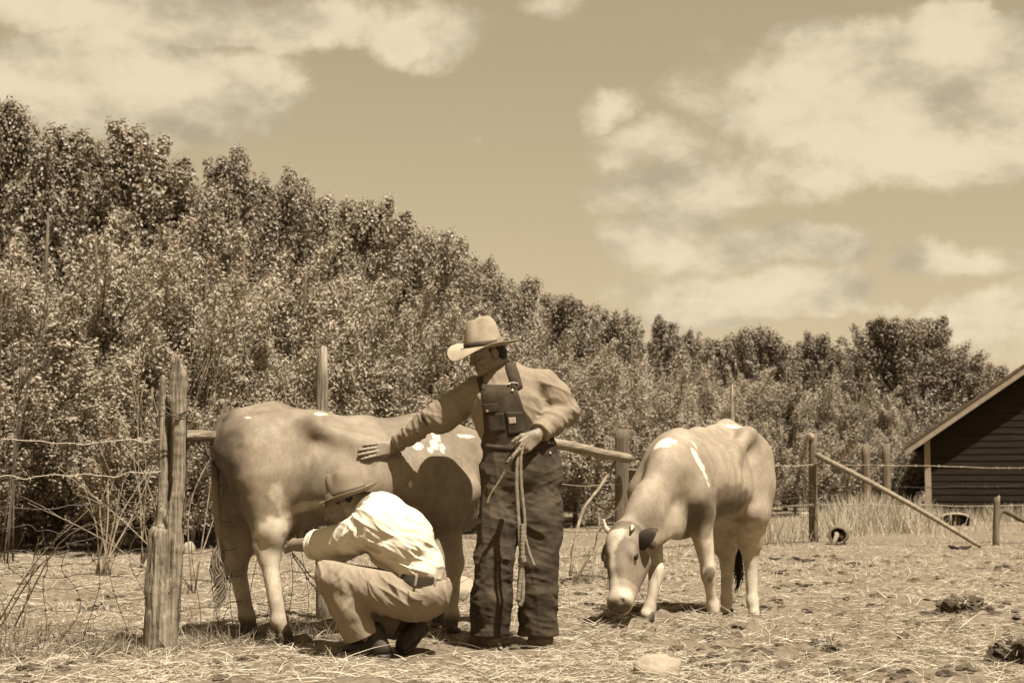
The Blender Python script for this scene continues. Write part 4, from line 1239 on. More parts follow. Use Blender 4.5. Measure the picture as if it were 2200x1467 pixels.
# ears, eyes and horns (mostly behind the farmer)
def face_bits(e, cow, T, R, ears, horns, earm=M_fur):
    for (a, b, up, w_, dark) in ears:
        V, F, sd = leaf_ear(T, T(*a), T(*b), R @ np.array(up), w_)
        V2, F2 = thicken(V, F, .007, sd)
        o = mesh('ear', cow.W(V2), F2, M_fur, e)
        nv = len(V)
        def col(p, nv=nv, dark=dark):
            v = np.full(len(p), .16); k = np.arange(len(p))
            v[:nv] = .05 if dark else .3
            return ramp(v)
        paint(o, V2, col)
    for sg in (-1, 1):
        V, F = lump(T(.197, sg * .100, -.002), (.023, .019, .021), 1, .02, 3); mesh('eye', cow.W(V), F, M_eye, e)
    for pts, rr in horns:
        q = spline([T(*p_) for p_ in pts], 10); V, F = tube(q, np.linspace(rr, rr * .25, 10), 10); mesh('horn', cow.W(V), F, M_horn, e)
face_bits(e1, c1, T1, R1, [((.03, .09, -.03), (.05, .27, -.04), (1, 0, .2), .065, True), ((.03, -.09, -.03), (.05, -.27, -.04), (1, 0, .2), .065, True)],
          [([(.0, .06, .03), (-.02, .12, .06), (.0, .15, .12)], .024), ([(.0, -.06, .03), (-.02, -.12, .06), (.0, -.15, .12)], .024)])

# ================= the grazing cow, facing the camera side, head down
c2 = Cow(1.30, 10.13, math.atan2(-.78, -.45), -.035, np.array([.94, .94, 1.02]))
e2 = empty('cow', (c2.o[0], c2.o[1], c2.o[2]), 'fawn and white cow grazing head-down with horns and dark ear', 'cow', 'dairy cows')
f = Field(); barrel(f, .015, .055)
def gl(px, py, Y): 
    q = P(px, py, Y); q[2] = gs(q[0], q[1]) ; return c2.L(q)
hL, hR = gl(1620, 1318, 10.38), gl(1560, 1312, 10.66)
fL, fR = gl(1533, 1322, 9.68), gl(1388, 1342, 9.22)
hindleg(f, None, (-.37, .21, .70), c2.L(P(1613, 1200, 10.44)), c2.L(P(1616, 1290, 10.40)), hL)
hindleg(f, None, (-.37, -.21, .70), c2.L(P(1562, 1205, 10.72)), c2.L(P(1561, 1285, 10.68)), hR)
foreleg(f, (.54, .19, .70), c2.L(P(1521, 1232, 9.62)), c2.L(P(1531, 1298, 9.68)), fL)
foreleg(f, (.56, -.18, .68), c2.L(P(1410, 1232, 9.38)), c2.L(P(1396, 1305, 9.25)), fR)
f.ell((.68, 0, .74), (.14, .12, .17), k=.08)
pollw = P(1342, 1142, 9.12); muzw = P(1322, 1297, 8.84)
poll2 = c2.L(pollw); muz2 = c2.L(muzw)
nk = [(.48, 0, 1.0), c2.L(P(1440, 1012, 9.52)), c2.L(P(1390, 1095, 9.28)), poll2 + np.array([-.03, 0, -.02])]
f.chain(nk, [.20, .17, .13, .10], .09, flat=((0, 1, 0), .74))
dwp = [(.70, 0, .70), c2.L(P(1455, 1125, 9.42)), c2.L(P(1402, 1165, 9.2))]
f.chain(dwp, [.10, .06, .045], .07, flat=((0, 1, 0), .55))
f.ell((-.36, 0, .66), (.18, .13, .10), k=.07)
def dew2(p):
    g2 = np.exp(-(((p[:, 0] - .05) / .35) ** 2 + ((p[:, 2] - .95) / .2) ** 2))
    return -.003 * g2 * np.sin(p[:, 0] * 58 + p[:, 2] * 10) + (fbm(p * 9, 2, 14) - .5) * .008
f.disp(dew2)
fw = unit(muz2 - poll2)
# forehead faces the camera, turned a little to the animal's right
camv = c2.L(np.array([-6.0, 0.0, 1.2])) - poll2
up_ = unit(camv - fw * (camv @ fw)); lf_ = np.cross(up_, fw)
R2 = np.stack([fw, lf_, up_], 1)
T2 = cowhead(f, R2 , poll2, 1.10)
bodyg = f.grid((-.88, -.50, -.05), (1.9, .55, 1.42), .0115)
V2, F2 = bodyg
body2 = mesh('body', c2.W(V2), F2, M_fur, e2)
BUILT['cow2'] = BVHTree.FromPolygons([tuple(v) for v in c2.W(V2)], [tuple(map(int, q)) for q in F2])
def lp2(px, py):
    h = hit('cow2', px, py); return c2.L(h[0]) if h else np.array([9, 9, 9.])
def fur2(p):
    n = fbm(p * 3.2, 3, 25)
    v = .30 + .10 * (n - .5) * 2
    v = blend(v, spot(p, lp2(1570, 1075), (.34, .2, .10), 3, 3) * .75, .11)
    v = blend(v, spot(p, lp2(1500, 1105), (.14, .16, .08), 3, 4) * .7, .12)
    v = blend(v, np.clip((.66 - p[:, 2]) / .05 + (fbm(p * 9, 3, 8) - .5) * 2, 0, 1) * (p[:, 0] < .45) * (p[:, 0] > -.75), .55)
    v = blend(v, np.clip((.60 - p[:, 2]) / .08 + (fbm(p * 12, 3, 9) - .5) * 2.2, 0, 1) * (p[:, 0] < .95), .60)
    for (x, y, rx, rz, s_) in ((1426, 945, .055, .04, 31), (1416, 956, .03, .03, 32), (1492, 975, .03, .035, 33), (1500, 990, .03, .03, 34), (1508, 1003, .025, .028, 35), (1516, 1022, .016, .03, 36), (1492, 955, .008, .03, 37), (1522, 1040, .012, .02, 38), (1570, 916, .06, .012, 40)):
        v = blend(v, spot(p, lp2(x, y), (rx, rx * 1.6 + .03, rz), 7, s_, .3, 26.0), .72)
    for (x, y, rr, s_) in ((1525, 1234, .045, 51),):
        v = blend(v, spot(p, lp2(x, y), (rr,) * 3, 1.6, s_, .8, 30.0) * .9, .11)
    q = ((p - poll2) @ R2) / np.array([1.06, 1.1, 1.1])                               # head coordinates
    hd = (q[:, 0] > -.02) & (q[:, 0] < .6) & (np.abs(q[:, 1]) < .16) & (q[:, 2] > -.2) & (q[:, 2] < .14)
    rag = (fbm(p * 22, 3, 6) - .5)
    v = np.where(hd, blend(v, np.clip((.06 - np.abs(np.abs(q[:, 1]) - .075)) * 30 + .5, 0, 1) * (q[:, 0] > .11) * (q[:, 0] < .34) * .6, .13), v)
    v = np.where(hd, blend(v, np.clip((.06 - q[:, 0]) * 30 + rag, 0, 1) * .8, .10), v)                 # dark poll
    wdt = np.interp(q[:, 0], [.04, .12, .2, .3, .42], [.085, .07, .018, .024, .06])
    v = np.where(hd, blend(v, np.clip((wdt - np.abs(q[:, 1] + .01) + .03 * rag) * 60, 0, 1) * (q[:, 2] > -.02) * (q[:, 0] > .05), .55), v)
    ring = np.sqrt((q[:, 0] - .2) ** 2 + (np.abs(q[:, 1]) - .10) ** 2 + (q[:, 2] + .01) ** 2)
    v = np.where(hd, blend(v, np.clip((.04 - ring) * 60, 0, 1), .42), v)
    v = np.where(hd, blend(v, np.clip((q[:, 0] - .37) * 25, 0, 1), .52), v)
    v = np.where(hd, blend(v, np.clip((q[:, 0] - .452) * 45, 0, 1) * (q[:, 2] > -.085) * (q[:, 2] < .03), .14), v)
    v = np.where(hd, blend(v, np.clip((q[:, 0] - .475) * 80, 0, 1) * (np.abs(np.abs(q[:, 1]) - .046) < .013) * (np.abs(q[:, 2]) < .02), .03), v)
    v = blend(v, np.clip((.16 - p[:, 2]) / .04, 0, 1) * (~hd) * (p[:, 0] < 1.3), .62)
    return ramp(v)
paint(body2, V2, fur2)
hoofs(e2, c2, [(hL, 0), (hR, 0), (fL, .1), (fR, -.3)])
earL0 = R2.T @ (c2.L(P(1392, 1188, 9.10)) - poll2); earL1 = R2.T @ (c2.L(P(1434, 1176, 9.05)) - poll2)
face_bits(e2, c2, T2, R2, [((.05, .095, -.03), (.075, .235, .01), (1, 0, .25), .078, True), ((.05, -.09, -.04), (.06, -.22, -.10), (1, 0, -.3), .05, True)],
          [([(.015, -.065, .02), (-.03, -.11, .04), (-.075, -.115, .07)], .026), ([(.02, .07, .03), (.04, .10, .06), (.075, .105, .075)], .026)])
tw = [c2.W((-.68, 0, 1.22))[0], c2.W((-.77, .02, 1.1))[0], c2.W((-.76, .02, .8))[0], c2.W((-.74, -.02, .45))[0]]
pts = spline(tw, 20); V, F = tube(pts, np.linspace(.042, .018, 20), 10)
dk = mesh('tail', V, F, M_fur, e2); tl = np.array([c2.L(v) for v in V]); paint(dk, tl, lambda p: ramp(np.full(len(p), .18)))
switch(e2, c2.W((-.74, -.02, .5))[0], c2.W((-.72, -.04, .12))[0], 80, .04, 5, M_tuftd, .015)
# ------------------------------------------------------------------ people
M_skin = attrmat('tanned_skin', 'fur', .55, .35, 30.0, .10, .15, 220.0)
M_shirt = mat('chambray_shirt', .27, .85, .12, 30.0, .25, 500.0, .15)
M_denim = mat('dark_denim', .035, .9, scale=7.0, l2=.105, bump=.35, bscale=420.0, spec=.1)
M_white = mat('white_cotton', .76, .85, .05, 20.0, .1, 400.0, .15)
M_khaki = mat('khaki_twill', .32, .85, .10, 16.0, .2, 500.0, .15)
M_belt = mat('brown_leather', .045, .5, .3, 30.0, .2, 90.0, .35)
M_shoe = mat('dark_boot_leather', .04, .6, .5, 18.0, .4, 60.0, .3)
M_dusty = mat('dusty_boot_leather', .15, .8, .4, 18.0, .4, 60.0, .2)
M_sole = mat('worn_sole', .30, .8, .3, 18.0, .3, 60.0, .2)
M_feltA = mat('sweat_stained_felt', .36, .9, .25, 9.0, .12, 300.0, .1)
M_feltB = mat('tan_felt', .25, .9, .14, 9.0, .10, 320.0, .1)
M_band = mat('dark_hat_band', .06, .8, .3, 20.0, .2, 100.0, .2)
M_hair = mat('dark_hair', .03, .6, .4, 60.0, .8, 200.0, .3, stretch=(1, 1, .3))
M_rope = mat('worn_rope', .38, .85, .25, 60.0, .9, 260.0, .15)
M_metal = mat('brass_button', .40, .4, .2, 20.0, spec=.6)
M_patch = mat('cloth_label', .42, .85, .2, 40.0, .1, 200.0, .1)

def headfield(f, c, fwd, up, s=1.0):
    """skull, face, jaw, ears; c = middle of the head"""
    fwd = unit(fwd); up = unit(np.array(up) - fwd * (np.array(up) @ fwd)); lf = np.cross(up, fwd)
    R = np.stack([fwd, lf, up], 1)
    def T(x, y, z): return np.array(c) + R @ (np.array([x, y, z]) * s)
    Rr = R.T
    E = lambda x, y, z, r, k=.015, neg=False: f.ell(T(x, y, z), np.array(r) * s, Rr, k, neg)
    E(-.012, 0, .035, (.098, .076, .085), .02)            # cranium
    E(.030, 0, -.030, (.060, .060, .082), .03)            # face
    f.cone(T(.052, .018, -.098), T(-.012, .055, -.062), .020 * s, .020 * s, .025)   # jaw
    f.cone(T(.052, -.018, -.098), T(-.012, -.055, -.062), .020 * s, .020 * s, .025)
    E(.068, 0, -.100, (.020, .024, .018), .015)           # chin
    f.cone(T(.080, .032, .014), T(.080, -.032, .014), .013 * s, .013 * s, .02)      # brow
    f.cone(T(.088, 0, .0), T(.108, 0, -.038), .009 * s, .0125 * s, .012)            # nose
    E(.098, .012, -.042, (.011, .009, .008), .006); E(.098, -.012, -.042, (.011, .009, .008), .006)
    for sg in (-1, 1):
        E(.092, sg * .031, -.004, (.014, .017, .011), .010, True)                   # sockets
        E(.079, sg * .031, -.005, (.012, .013, .011), .004)                         # eyes
        E(.064, sg * .045, -.036, (.024, .020, .018), .02)                          # cheekbones
        E(-.012, sg * .078, -.014, (.018, .008, .031), .006)                        # ears
        E(-.008, sg * .087, -.012, (.009, .006, .018), .005, True)
    E(.082, 0, -.066, (.014, .024, .006), .006); E(.080, 0, -.078, (.013, .021, .007), .006)  # lips
    E(.094, 0, -.0715, (.010, .024, .0022), .003, True)
    return T, R
def skincol(T, R, c):
    def fn(p):
        q = (p - np.array(c)) @ R
        v = .235 + .06 * (fbm(p * 26, 3, 5) - .5)
        near = (np.abs(q) < .16).all(1)
        eye = np.exp(-((np.abs(q[:, 1]) - .031) / .011) ** 2 - ((q[:, 2] + .005) / .0045) ** 2) * (q[:, 0] > .06)
        brw = np.exp(-((np.abs(q[:, 1]) - .032) / .016) ** 2 - ((q[:, 2] - .019) / .004) ** 2) * (q[:, 0] > .06)
        v = np.where(near, v * (1 - .75 * eye) * (1 - .6 * brw), v)
        v = np.where(near & (np.abs(q[:, 1]) < .022) & (np.abs(q[:, 2] + .0715) < .009) & (q[:, 0] > .07), .14, v)
        v = np.where(near & (q[:, 2] < -.045) & (q[:, 0] > .0) & (v > .15), v * .86, v)
        return ramp(v)
    return fn
def handfield(f, wrist, fwd, nrm, curl, spread=.10, thumb=(.5, .5), s=1.0, side=1, k=.006):
    """wrist joint, pointing fwd, back of the hand = nrm; curl = bends of the 4 fingers (3 each); side: +1 thumb on cross(nrm,fwd)"""
    fwd = unit(fwd); nrm = unit(np.array(nrm) - fwd * (np.array(nrm) @ fwd)); sd = np.cross(nrm, fwd) * side
    w_ = np.array(wrist)
    def T(a, b, c): return w_ + s * (fwd * a + sd * b + nrm * c)
    f.cone(T(-.05, 0, 0), T(.01, 0, 0), .030 * s, .027 * s, .01, flat=(nrm, .78))
    for b0, b1 in ((.022, .031), (.006, .011), (-.010, -.010), (-.024, -.029)):
        f.cone(T(.005, b0, 0), T(.090 - .012 * (b1 < 0), b1, .002), .0165 * s, .0125 * s, .012)
    lens = [(.046, .026, .021), (.050, .030, .022), (.047, .028, .022), (.036, .021, .019)]
    rads = [.0095, .0100, .0095, .0083]
    for i, (b1, L3) in enumerate(zip((.031, .0105, -.0105, -.030), lens)):
        p = T((.090, .094, .089, .080)[i], b1, .002); az = spread * (1.2, .3, -.5, -1.3)[i]; a = 0.0
        cu = curl[i]; r = rads[i] * s
        for j in range(3):
            a += cu[j]
            d = math.cos(a) * (fwd * math.cos(az) + sd * math.sin(az)) - math.sin(a) * nrm
            q = p + d * L3[j] * s
            f.cone(p, q, r * (1 - .05 * j), r * (1 - .05 * (j + 1)) - (.0008 if j == 2 else 0), k)
            p = q
    t0 = T(.022, .026, -.006); d1 = unit(fwd * math.cos(thumb[0]) + sd * math.sin(thumb[0]) - nrm * .25)
    t1 = t0 + d1 * .042 * s; d2 = unit(fwd * math.cos(thumb[1]) + sd * math.sin(thumb[1]) - nrm * .35)
    t2 = t1 + d2 * .032 * s; t3 = t2 + unit(d2 + fwd * .2) * .026 * s
    f.cone(t0, t1, .0165 * s, .0125 * s, .012); f.cone(t1, t2, .0120 * s, .0108 * s, k); f.cone(t2, t3, .0108 * s, .0085 * s, k)
def hat(e, name, c, up, fwd, brim_w, crown_h, head_a, head_b, felt, label, cat_group, curl_side=.02, curl_front=-.01, pinch=1.0, lean=0.0, droop=None, top_taper=.80, band_h=.03, crease=.022):
    """felt hat: oval crown with a pinched, creased top and a shaped brim"""
    up = unit(up); fwd = unit(np.array(fwd) - up * (np.array(fwd) @ up)); lf = np.cross(up, fwd)
    M = 64; prof = []
    V = []; rings = []
    def crown(t, a):
        # t 0 at the band, 1 at the crown edge
        k = (1 - (1 - top_taper) * t ** 1.3) * math.sqrt(max(.05, 1 - (max(0, t - .62) / .62) ** 2))
        x, y = head_a * k * math.cos(a), head_b * k * math.sin(a)
        pin = pinch * .030 * math.exp(-((t - .95) / .42) ** 2)
        g = math.exp(-((math.cos(a) - .62) / .30) ** 2)                  # front dents either side
        y *= 1 - g * pin / .05 * .62
        x += lean * t
        return x, y, crown_h * t
    levels = [0, .12, .24, .38, .52, .66, .8, .9, .97]
    def top(r, a):
        x, y, z = crown(1.0, a)
        z = crown_h * (1 + .07 * (1 - r * r)) - crease * max(0, 1 - (y * r / (head_b * .34)) ** 2) * (1 - .25 * r) + crown_h * .05 * (-math.cos(a) * r)
        z -= .020 * r * max(0, math.cos(a)) * pinch
        return x * r, y * r, z
    def brim(u, a):
        x0, y0, _ = crown(0, a)
        w_ = brim_w * (1 + .10 * abs(math.cos(a)))
        d = math.hypot(math.cos(a), math.sin(a))
        x, y = x0 + w_ * u * math.cos(a), y0 + w_ * u * math.sin(a)
        z = u ** 1.7 * (curl_side * math.sin(a) ** 2 + (curl_front if math.cos(a) > 0 else -curl_front * .0 + .008) * math.cos(a) ** 2)
        if droop: z += droop(u, a)
        return x, y, z
    for u in (1.0, .96, .8, .6, .4, .2, .06): rings.append([brim(u, 2 * math.pi * j / M) for j in range(M)])
    for t in levels: rings.append([crown(t, 2 * math.pi * j / M) for j in range(M)])
    for r in (.97, .9, .78, .62, .45, .28, .12): rings.append([top(r, 2 * math.pi * j / M) for j in range(M)])
    V = np.array(rings).reshape(-1, 3)
    V[:, 2] += (fbm(V * 30, 2, 3) - .5) * .006
    n = len(rings)
    F = [(i * M + j, i * M + (j + 1) % M, (i + 1) * M + (j + 1) % M, (i + 1) * M + j) for i in range(n - 1) for j in range(M)]
    F.append(tuple((n - 1) * M + j for j in range(M)))
    B = np.stack([fwd, lf, up], 1)
    Wd = lambda q: np.array(c) + np.asarray(q) @ B.T
    root = empty(name, tuple(c), label, 'hat', cat_group)
    o = mesh('felt', Wd(V), F, felt, root)
    sm = o.modifiers.new('thickness', 'SOLIDIFY'); sm.thickness = .0045; sm.offset = -1
    ss = o.modifiers.new('smooth', 'SUBSURF'); ss.levels = 1; ss.render_levels = 1
    br = []
    for z in (0.003, band_h):
        br.append([tuple(np.array(crown(z / crown_h, 2 * math.pi * j / M)) * np.array([1.018, 1.018, 1]) + np.array([0, 0, .002])) for j in range(M)])
    Vb = np.array(br).reshape(-1, 3); Fb = [(j, (j + 1) % M, M + (j + 1) % M, M + j) for j in range(M)]
    b_ = mesh('hat_band', Wd(Vb), Fb, M_band, root); b_.modifiers.new('thickness', 'SOLIDIFY').thickness = .002
    return root
def boot(f, ankle, toe_dir, L=.27, wd=.045, lift=0.0, heel=None):
    """shoe as a soft form; ankle joint, sole on the ground"""
    pass
def ribbon(key, pxs, wpx, off, thick, n=24):
    """cloth strip lying on a built surface along photo positions"""
    q = spline(np.array(pxs, float), n); t = np.gradient(q, axis=0); nr = np.stack([-t[:, 1], t[:, 0]], 1); nr /= np.linalg.norm(nr, axis=1)[:, None]
    A, B, N = [], [], []
    last = None
    for i in range(n):
        row = []
        for sgn in (-1, 1):
            h = hit(key, *(q[i] + nr[i] * sgn * wpx / 2))
            if h is None: row = None; break
            row.append(h)
        if row is None: continue
        A.append(row[0][0] + row[0][1] * off); B.append(row[1][0] + row[1][1] * off); N.append(unit(row[0][1] + row[1][1]))
    A, B, N = np.array(A), np.array(B), np.array(N); m = len(A)
    V = np.concatenate([A, B, A + N * thick, B + N * thick])
    F = []
    for i in range(m - 1):
        F += [(2 * m + i, 2 * m + i + 1, 3 * m + i + 1, 3 * m + i), (i, m + i, m + i + 1, i + 1), (i, i + 1, 2 * m + i + 1, 2 * m + i), (m + i, 3 * m + i, 3 * m + i + 1, m + i + 1)]
    F += [(0, 2 * m, 3 * m, m), (m - 1, 2 * m - 1, 4 * m - 1, 3 * m - 1)]
    return V, F
def bvh_of(V, F): return BVHTree.FromPolygons([tuple(v) for v in V], [tuple(map(int, q)) for q in F])
def patch(key, poly, off, thick, res=9):
    """flat cloth piece following a built surface; poly = 4 photo corners"""
    a, b, c_, d = [np.array(q, float) for q in poly]
    V, N = [], []
    for i in range(res):
        for j in range(res):
            u, v = i / (res - 1), j / (res - 1)
            q = (a * (1 - u) + b * u) * (1 - v) + (d * (1 - u) + c_ * u) * v
            h = hit(key, *q)
            if h is None: h = (V[-1], N[-1])
            V.append(h[0]); N.append(h[1])
    V, N = np.array(V), np.array(N); N = N.mean(0); N /= np.linalg.norm(N)
    lo = V + N * off * .2; hi = V + N * (off + thick); m = res * res
    F = [(i * res + j + m, (i + 1) * res + j + m, (i + 1) * res + j + 1 + m, i * res + j + 1 + m) for i in range(res - 1) for j in range(res - 1)]
    bd = [i * res for i in range(res)] + [(res - 1) * res + j for j in range(1, res)] + [i * res + res - 1 for i in range(res - 2, -1, -1)] + [j for j in range(res - 2, 0, -1)]
    for p_, q_ in zip(bd, bd[1:] + bd[:1]): F.append((p_, q_, q_ + m, p_ + m))
    return np.concatenate([lo, hi]), F
def button(key, px, py, r, material, e, off=.006):
    h = hit(key, px, py)
    if h is None: return
    z = h[1]; x = unit(np.cross(z, [0, 0, 1])); y = np.cross(z, x)
    V, F = lump((0, 0, 0), (1, 1, .35), 1, 0, 2); V = (V * r) @ np.stack([x, y, z], 1).T + h[0] + z * off
    return mesh('button', V, F, material, e)

# ================= standing farmer in bib overalls
YF = 8.10
def PF(x, y, Y): return P(x, y, Y - .10)
g1 = gs(0.0, YF)
farmer = empty('person', (0.0, YF, g1), 'person standing in dark bib overalls and felt hat, one hand on the cow', 'person')
sR, sL = PF(1022, 840, 8.30), PF(1170, 826, 8.24)            # his right shoulder is on the cow's side
eR, wR = PF(935, 892, 8.33), PF(848, 957, 8.36)
eL, wL = PF(1214, 884, 8.26), PF(1152, 936, 8.06)
pelv, waist, chest, uch, neck0 = PF(1122, 1010, 8.22), PF(1116, 955, 8.22), PF(1090, 865, 8.24), PF(1092, 818, 8.26), PF(1085, 795, 8.27)
latA = unit(sL - sR); frt = np.array([-.30, -.95, 0.0]); frt = unit(frt - latA * (frt @ latA))
# hand on the flank: where the cow's hide is
hp = hit('cow1', 792, 969); handpos = hp[0] if hp else PF(800, 968, 8.45)
hw = hit('cow1', 838, 967); wR = (hw[0] + hw[1] * .034) if hw else wR
hN = hp[1] if hp else np.array([0, -1, .3])
fdir = unit(handpos + hN * .012 - wR)
# --- body (skin)
fb = Field()
hc1 = PF(1046, 757, 8.24); hf1 = np.array([-.86, -.42, -.30]); hu1 = np.array([-.22, -.12, .97])
T_h, R_h = headfield(fb, hc1, hf1, hu1, 1.0)
fb.cone(hc1 + R_h @ np.array([-.025, 0, -.05]), neck0 + np.array([.0, .006, -.03]), .055, .060, .03)
body_low = Field()
for q in (fb,):
    pass
fb.cone(neck0 + np.array([0, 0, -.03]), chest, .060, .125, .06, flat=(frt, .7)); fb.cone(chest, pelv, .135, .125, .06, flat=(frt, .7))
fb.cone(uch, sR, .07, .055, .04); fb.cone(uch, sL, .07, .055, .04)
fb.cone(sR, eR, .05, .042, .03); fb.cone(eR, wR, .042, .028, .03)
fb.cone(sL, eL, .05, .042, .03); fb.cone(eL, wL, .042, .028, .03)
hipR, kneR, ankR = PF(1086, 1040, 8.24), PF(1062, 1200, 8.18), PF(1053, 1345, 8.20)
hipL, kneL, ankL = PF(1158, 1040, 8.22), PF(1158, 1200, 8.16), PF(1156, 1345, 8.18)
for a, b, c_ in ((hipR, kneR, ankR), (hipL, kneL, ankL)):
    fb.cone(pelv, a, .11, .085, .05); fb.cone(a, b, .08, .055, .04); fb.cone(b, c_, .052, .036, .03)
fb2 = Field(); fb2.ops = list(fb.ops)
tdR = unit(np.array([0, 0, -1.0]))
handfield(fb2, wR, fdir, hN, [(.05, .12, .08), (.02, .10, .08), (.04, .10, .08), (.08, .14, .1)], .05, (.55, .12), 1.03, side=1)
gripd = unit(PF(1118, 966, 8.02) - wL)
handfield(fb2, wL, gripd, np.array([.55, -.80, .25]), [(1.15, 1.45, .9), (1.2, 1.5, .9), (1.2, 1.5, .9), (1.15, 1.45, .9)], .02, (.55, .1), 1.03, side=-1)
lo_ = np.minimum.reduce([pelv, ankR, ankL, wL, eL, eR]) - .12; hi_ = np.maximum.reduce([sR, sL, neck0, eL]) + .14
low = fb.grid((min(ankR[0], sR[0], eR[0]) - .1, 7.8, ankR[2] - .02), (eL[0] + .1, 8.5, neck0[2] + .02), .011)
head = fb2.grid(hc1 - .145, hc1 + np.array([.145, .145, .15]), .0036)
h1m = fb2.grid(np.minimum(wR, handpos) - np.array([.13, .09, .09]), np.maximum(wR, handpos) + .06, .0032)
h2m = fb2.grid(wL - np.array([.16, .12, .15]), wL + np.array([.05, .09, .06]), .0032)
Vb, Fb_ = stack(low, head, h1m, h2m)
bd = mesh('body', Vb, Fb_, M_skin, farmer); paint(bd, Vb, skincol(T_h, R_h, hc1))
# --- shirt
fs = Field()
def torso1(ff, g=0.0):
    ff.cone(waist, chest, .175 + g, .185 + g, .06, flat=(frt, .66)); ff.cone(chest, uch + np.array([0, 0, -.06]), .185 + g, .145 + g, .06, flat=(frt, .64))
    ff.cone(uch + np.array([0, 0, -.02]), neck0 + np.array([0.005, .012, -.055]), .10 + g, .072 + g, .04, flat=(frt, .75))
    ff.cone(uch + np.array([0, 0, -.015]), sR, .075 + g, .066 + g, .05); ff.cone(uch + np.array([0, 0, -.015]), sL, .075 + g, .066 + g, .05)
torso1(fs)
fs.chain([sR, sR * .45 + eR * .55 + np.array([0, 0, -.02]), eR + np.array([0.03, 0, -.01])], [.074, .086, .088], .012)
cuffR = wR + (eR - wR) * .12
fs.chain([eR, (eR + wR) / 2, cuffR - unit(eR - wR) * .03], [.060, .054, .046], .012)
fs.chain([sL, sL * .5 + eL * .5, eL], [.074, .082, .074], .03)
cuffL = wL + (eL - wL) * .10
fs.chain([eL, (eL + wL) / 2, cuffL - unit(eL - wL) * .03], [.070, .066, .058], .02)
fs.cut(waist - np.array([0, 0, .10]), (0, 0, -1))
hol = Field()
fs.disp(wrinkle(unit(eR - sR), .075, .26, .013, 3, eR, .16, .25))
fs.disp(wrinkle(unit(wR - eR), .045, .16, .012, 5, (eR + wR) / 2, .16, .2))
fs.disp(wrinkle(unit(eL - sL) * .4 + unit(wL - eL), .06, .24, .015, 8, eL, .15, .22))
fs.disp(wrinkle(unit(wL - eL), .05, .2, .009, 9, (eL + wL) / 2, .12, .1))
fs.disp(wrinkle(np.array([.5, 0, 1]), .09, .2, .006, 12))
fs.disp(lambda p: (fbm(p * 11, 2, 7) - .5) * .008)
fs.inter(lambda p: np.where(((p - wR) @ unit(eR - wR) < .035) & (np.linalg.norm(p - wR, axis=1) < .12), .035 - (p - wR) @ unit(eR - wR), -1.0))
fs.inter(lambda p: np.where(((p - wL) @ unit(eL - wL) < .03) & (np.linalg.norm(p - wL, axis=1) < .12), .03 - (p - wL) @ unit(eL - wL), -1.0))
sm_ = fs.grid((wR[0] - .06, 7.78, waist[2] - .12), (eL[0] + .14, 8.52, uch[2] + .16), .0056)
mesh('shirt', *sm_, M_shirt, farmer); BUILT['shirt1'] = bvh_of(*sm_)
f = Field(); gc_ = eR + unit(wR - eR) * .035; ga = unit(wR - eR)
f.cone(gc_ - ga * .012, gc_ + ga * .012, .067, .066, .01); f.cut(gc_ + ga * .016, ga); f.cut(gc_ - ga * .016, -ga)
mesh('sleeve_garter', *f.grid(gc_ - .1, gc_ + .1, .005), M_band, farmer)
# collar: two leaves lying open at the neck
def collar(e, c0, ax, fr, r0, r1, h, material, gap=.5, flare=.02, a0=0, tip=.05):
    ax = unit(ax); fr = unit(np.array(fr) - ax * (np.array(fr) @ ax)); sd = np.cross(ax, fr)
    n = 40; V = []
    for i in range(n):
        a = gap + (2 * math.pi - 2 * gap) * i / (n - 1)
        d = fr * math.cos(a) + sd * math.sin(a)
        w_ = min(1, min(i, n - 1 - i) / 6); tp = tip * (1 - w_)
        V += [c0 + d * r0 - ax * .01, c0 + d * (r0 * .98) + ax * h * .8, c0 + d * (r0 + .007) + ax * h, c0 + d * (r1 + flare * .2) + ax * h * .45 - ax * tp * .4, c0 + d * (r1 + flare) - ax * (h * .15 + tp)]
    F = [(i * 5 + j, (i + 1) * 5 + j, (i + 1) * 5 + j + 1, i * 5 + j + 1) for i in range(n - 1) for j in range(4)]
    o = mesh('collar', np.array(V), F, material, e); o.modifiers.new('thickness', 'SOLIDIFY').thickness = .003
    o.modifiers.new('smooth', 'SUBSURF').render_levels = 1
    return o
collar(farmer, neck0 + np.array([.0, .004, -.004]), np.array([-.10, -.16, 1]), frt + np.array([-.35, 0, 0]), .070, .090, .044, M_shirt, .42, .018, 0, .055)
# --- overalls
fo = Field()
fo.cone(PF(1118, 962, 8.22), PF(1120, 1015, 8.22), .190, .205, .05, flat=(frt, .68))
fo.cone(PF(1120, 1015, 8.22), PF(1120, 1060, 8.22), .205, .17, .05, flat=(frt, .70))
fo.chain([hipR + np.array([.0, 0, .0]), PF(1073, 1120, 8.2), kneR, PF(1056, 1280, 8.17), PF(1052, 1352, 8.19)], [.125, .108, .104, .100, .098], .025)
fo.chain([hipL + np.array([.0, 0, .0]), PF(1163, 1120, 8.18), kneL, PF(1156, 1280, 8.15), PF(1158, 1356, 8.17)], [.125, .112, .100, .094, .100], .025)
bibf = Field()
def bibregion(p):
    X, Yp = proj(p)
    lft = np.interp(Yp, [818, 838, 880, 925, 965], [1034, 1034, 1036, 1040, 1030]); rgt = np.interp(Yp, [818, 838, 880, 925, 965], [1112, 1112, 1124, 1160, 1215])
    sc_ = YF / FPX
    d = np.maximum(np.maximum((lft - X) * sc_, (X - rgt) * sc_), np.maximum((826 - Yp) * sc_, (Yp - 990) * sc_))
    return np.maximum(d, ((p - chest) @ -frt) + .005)
torso1(bibf, .026)
bibf.inter(bibregion)
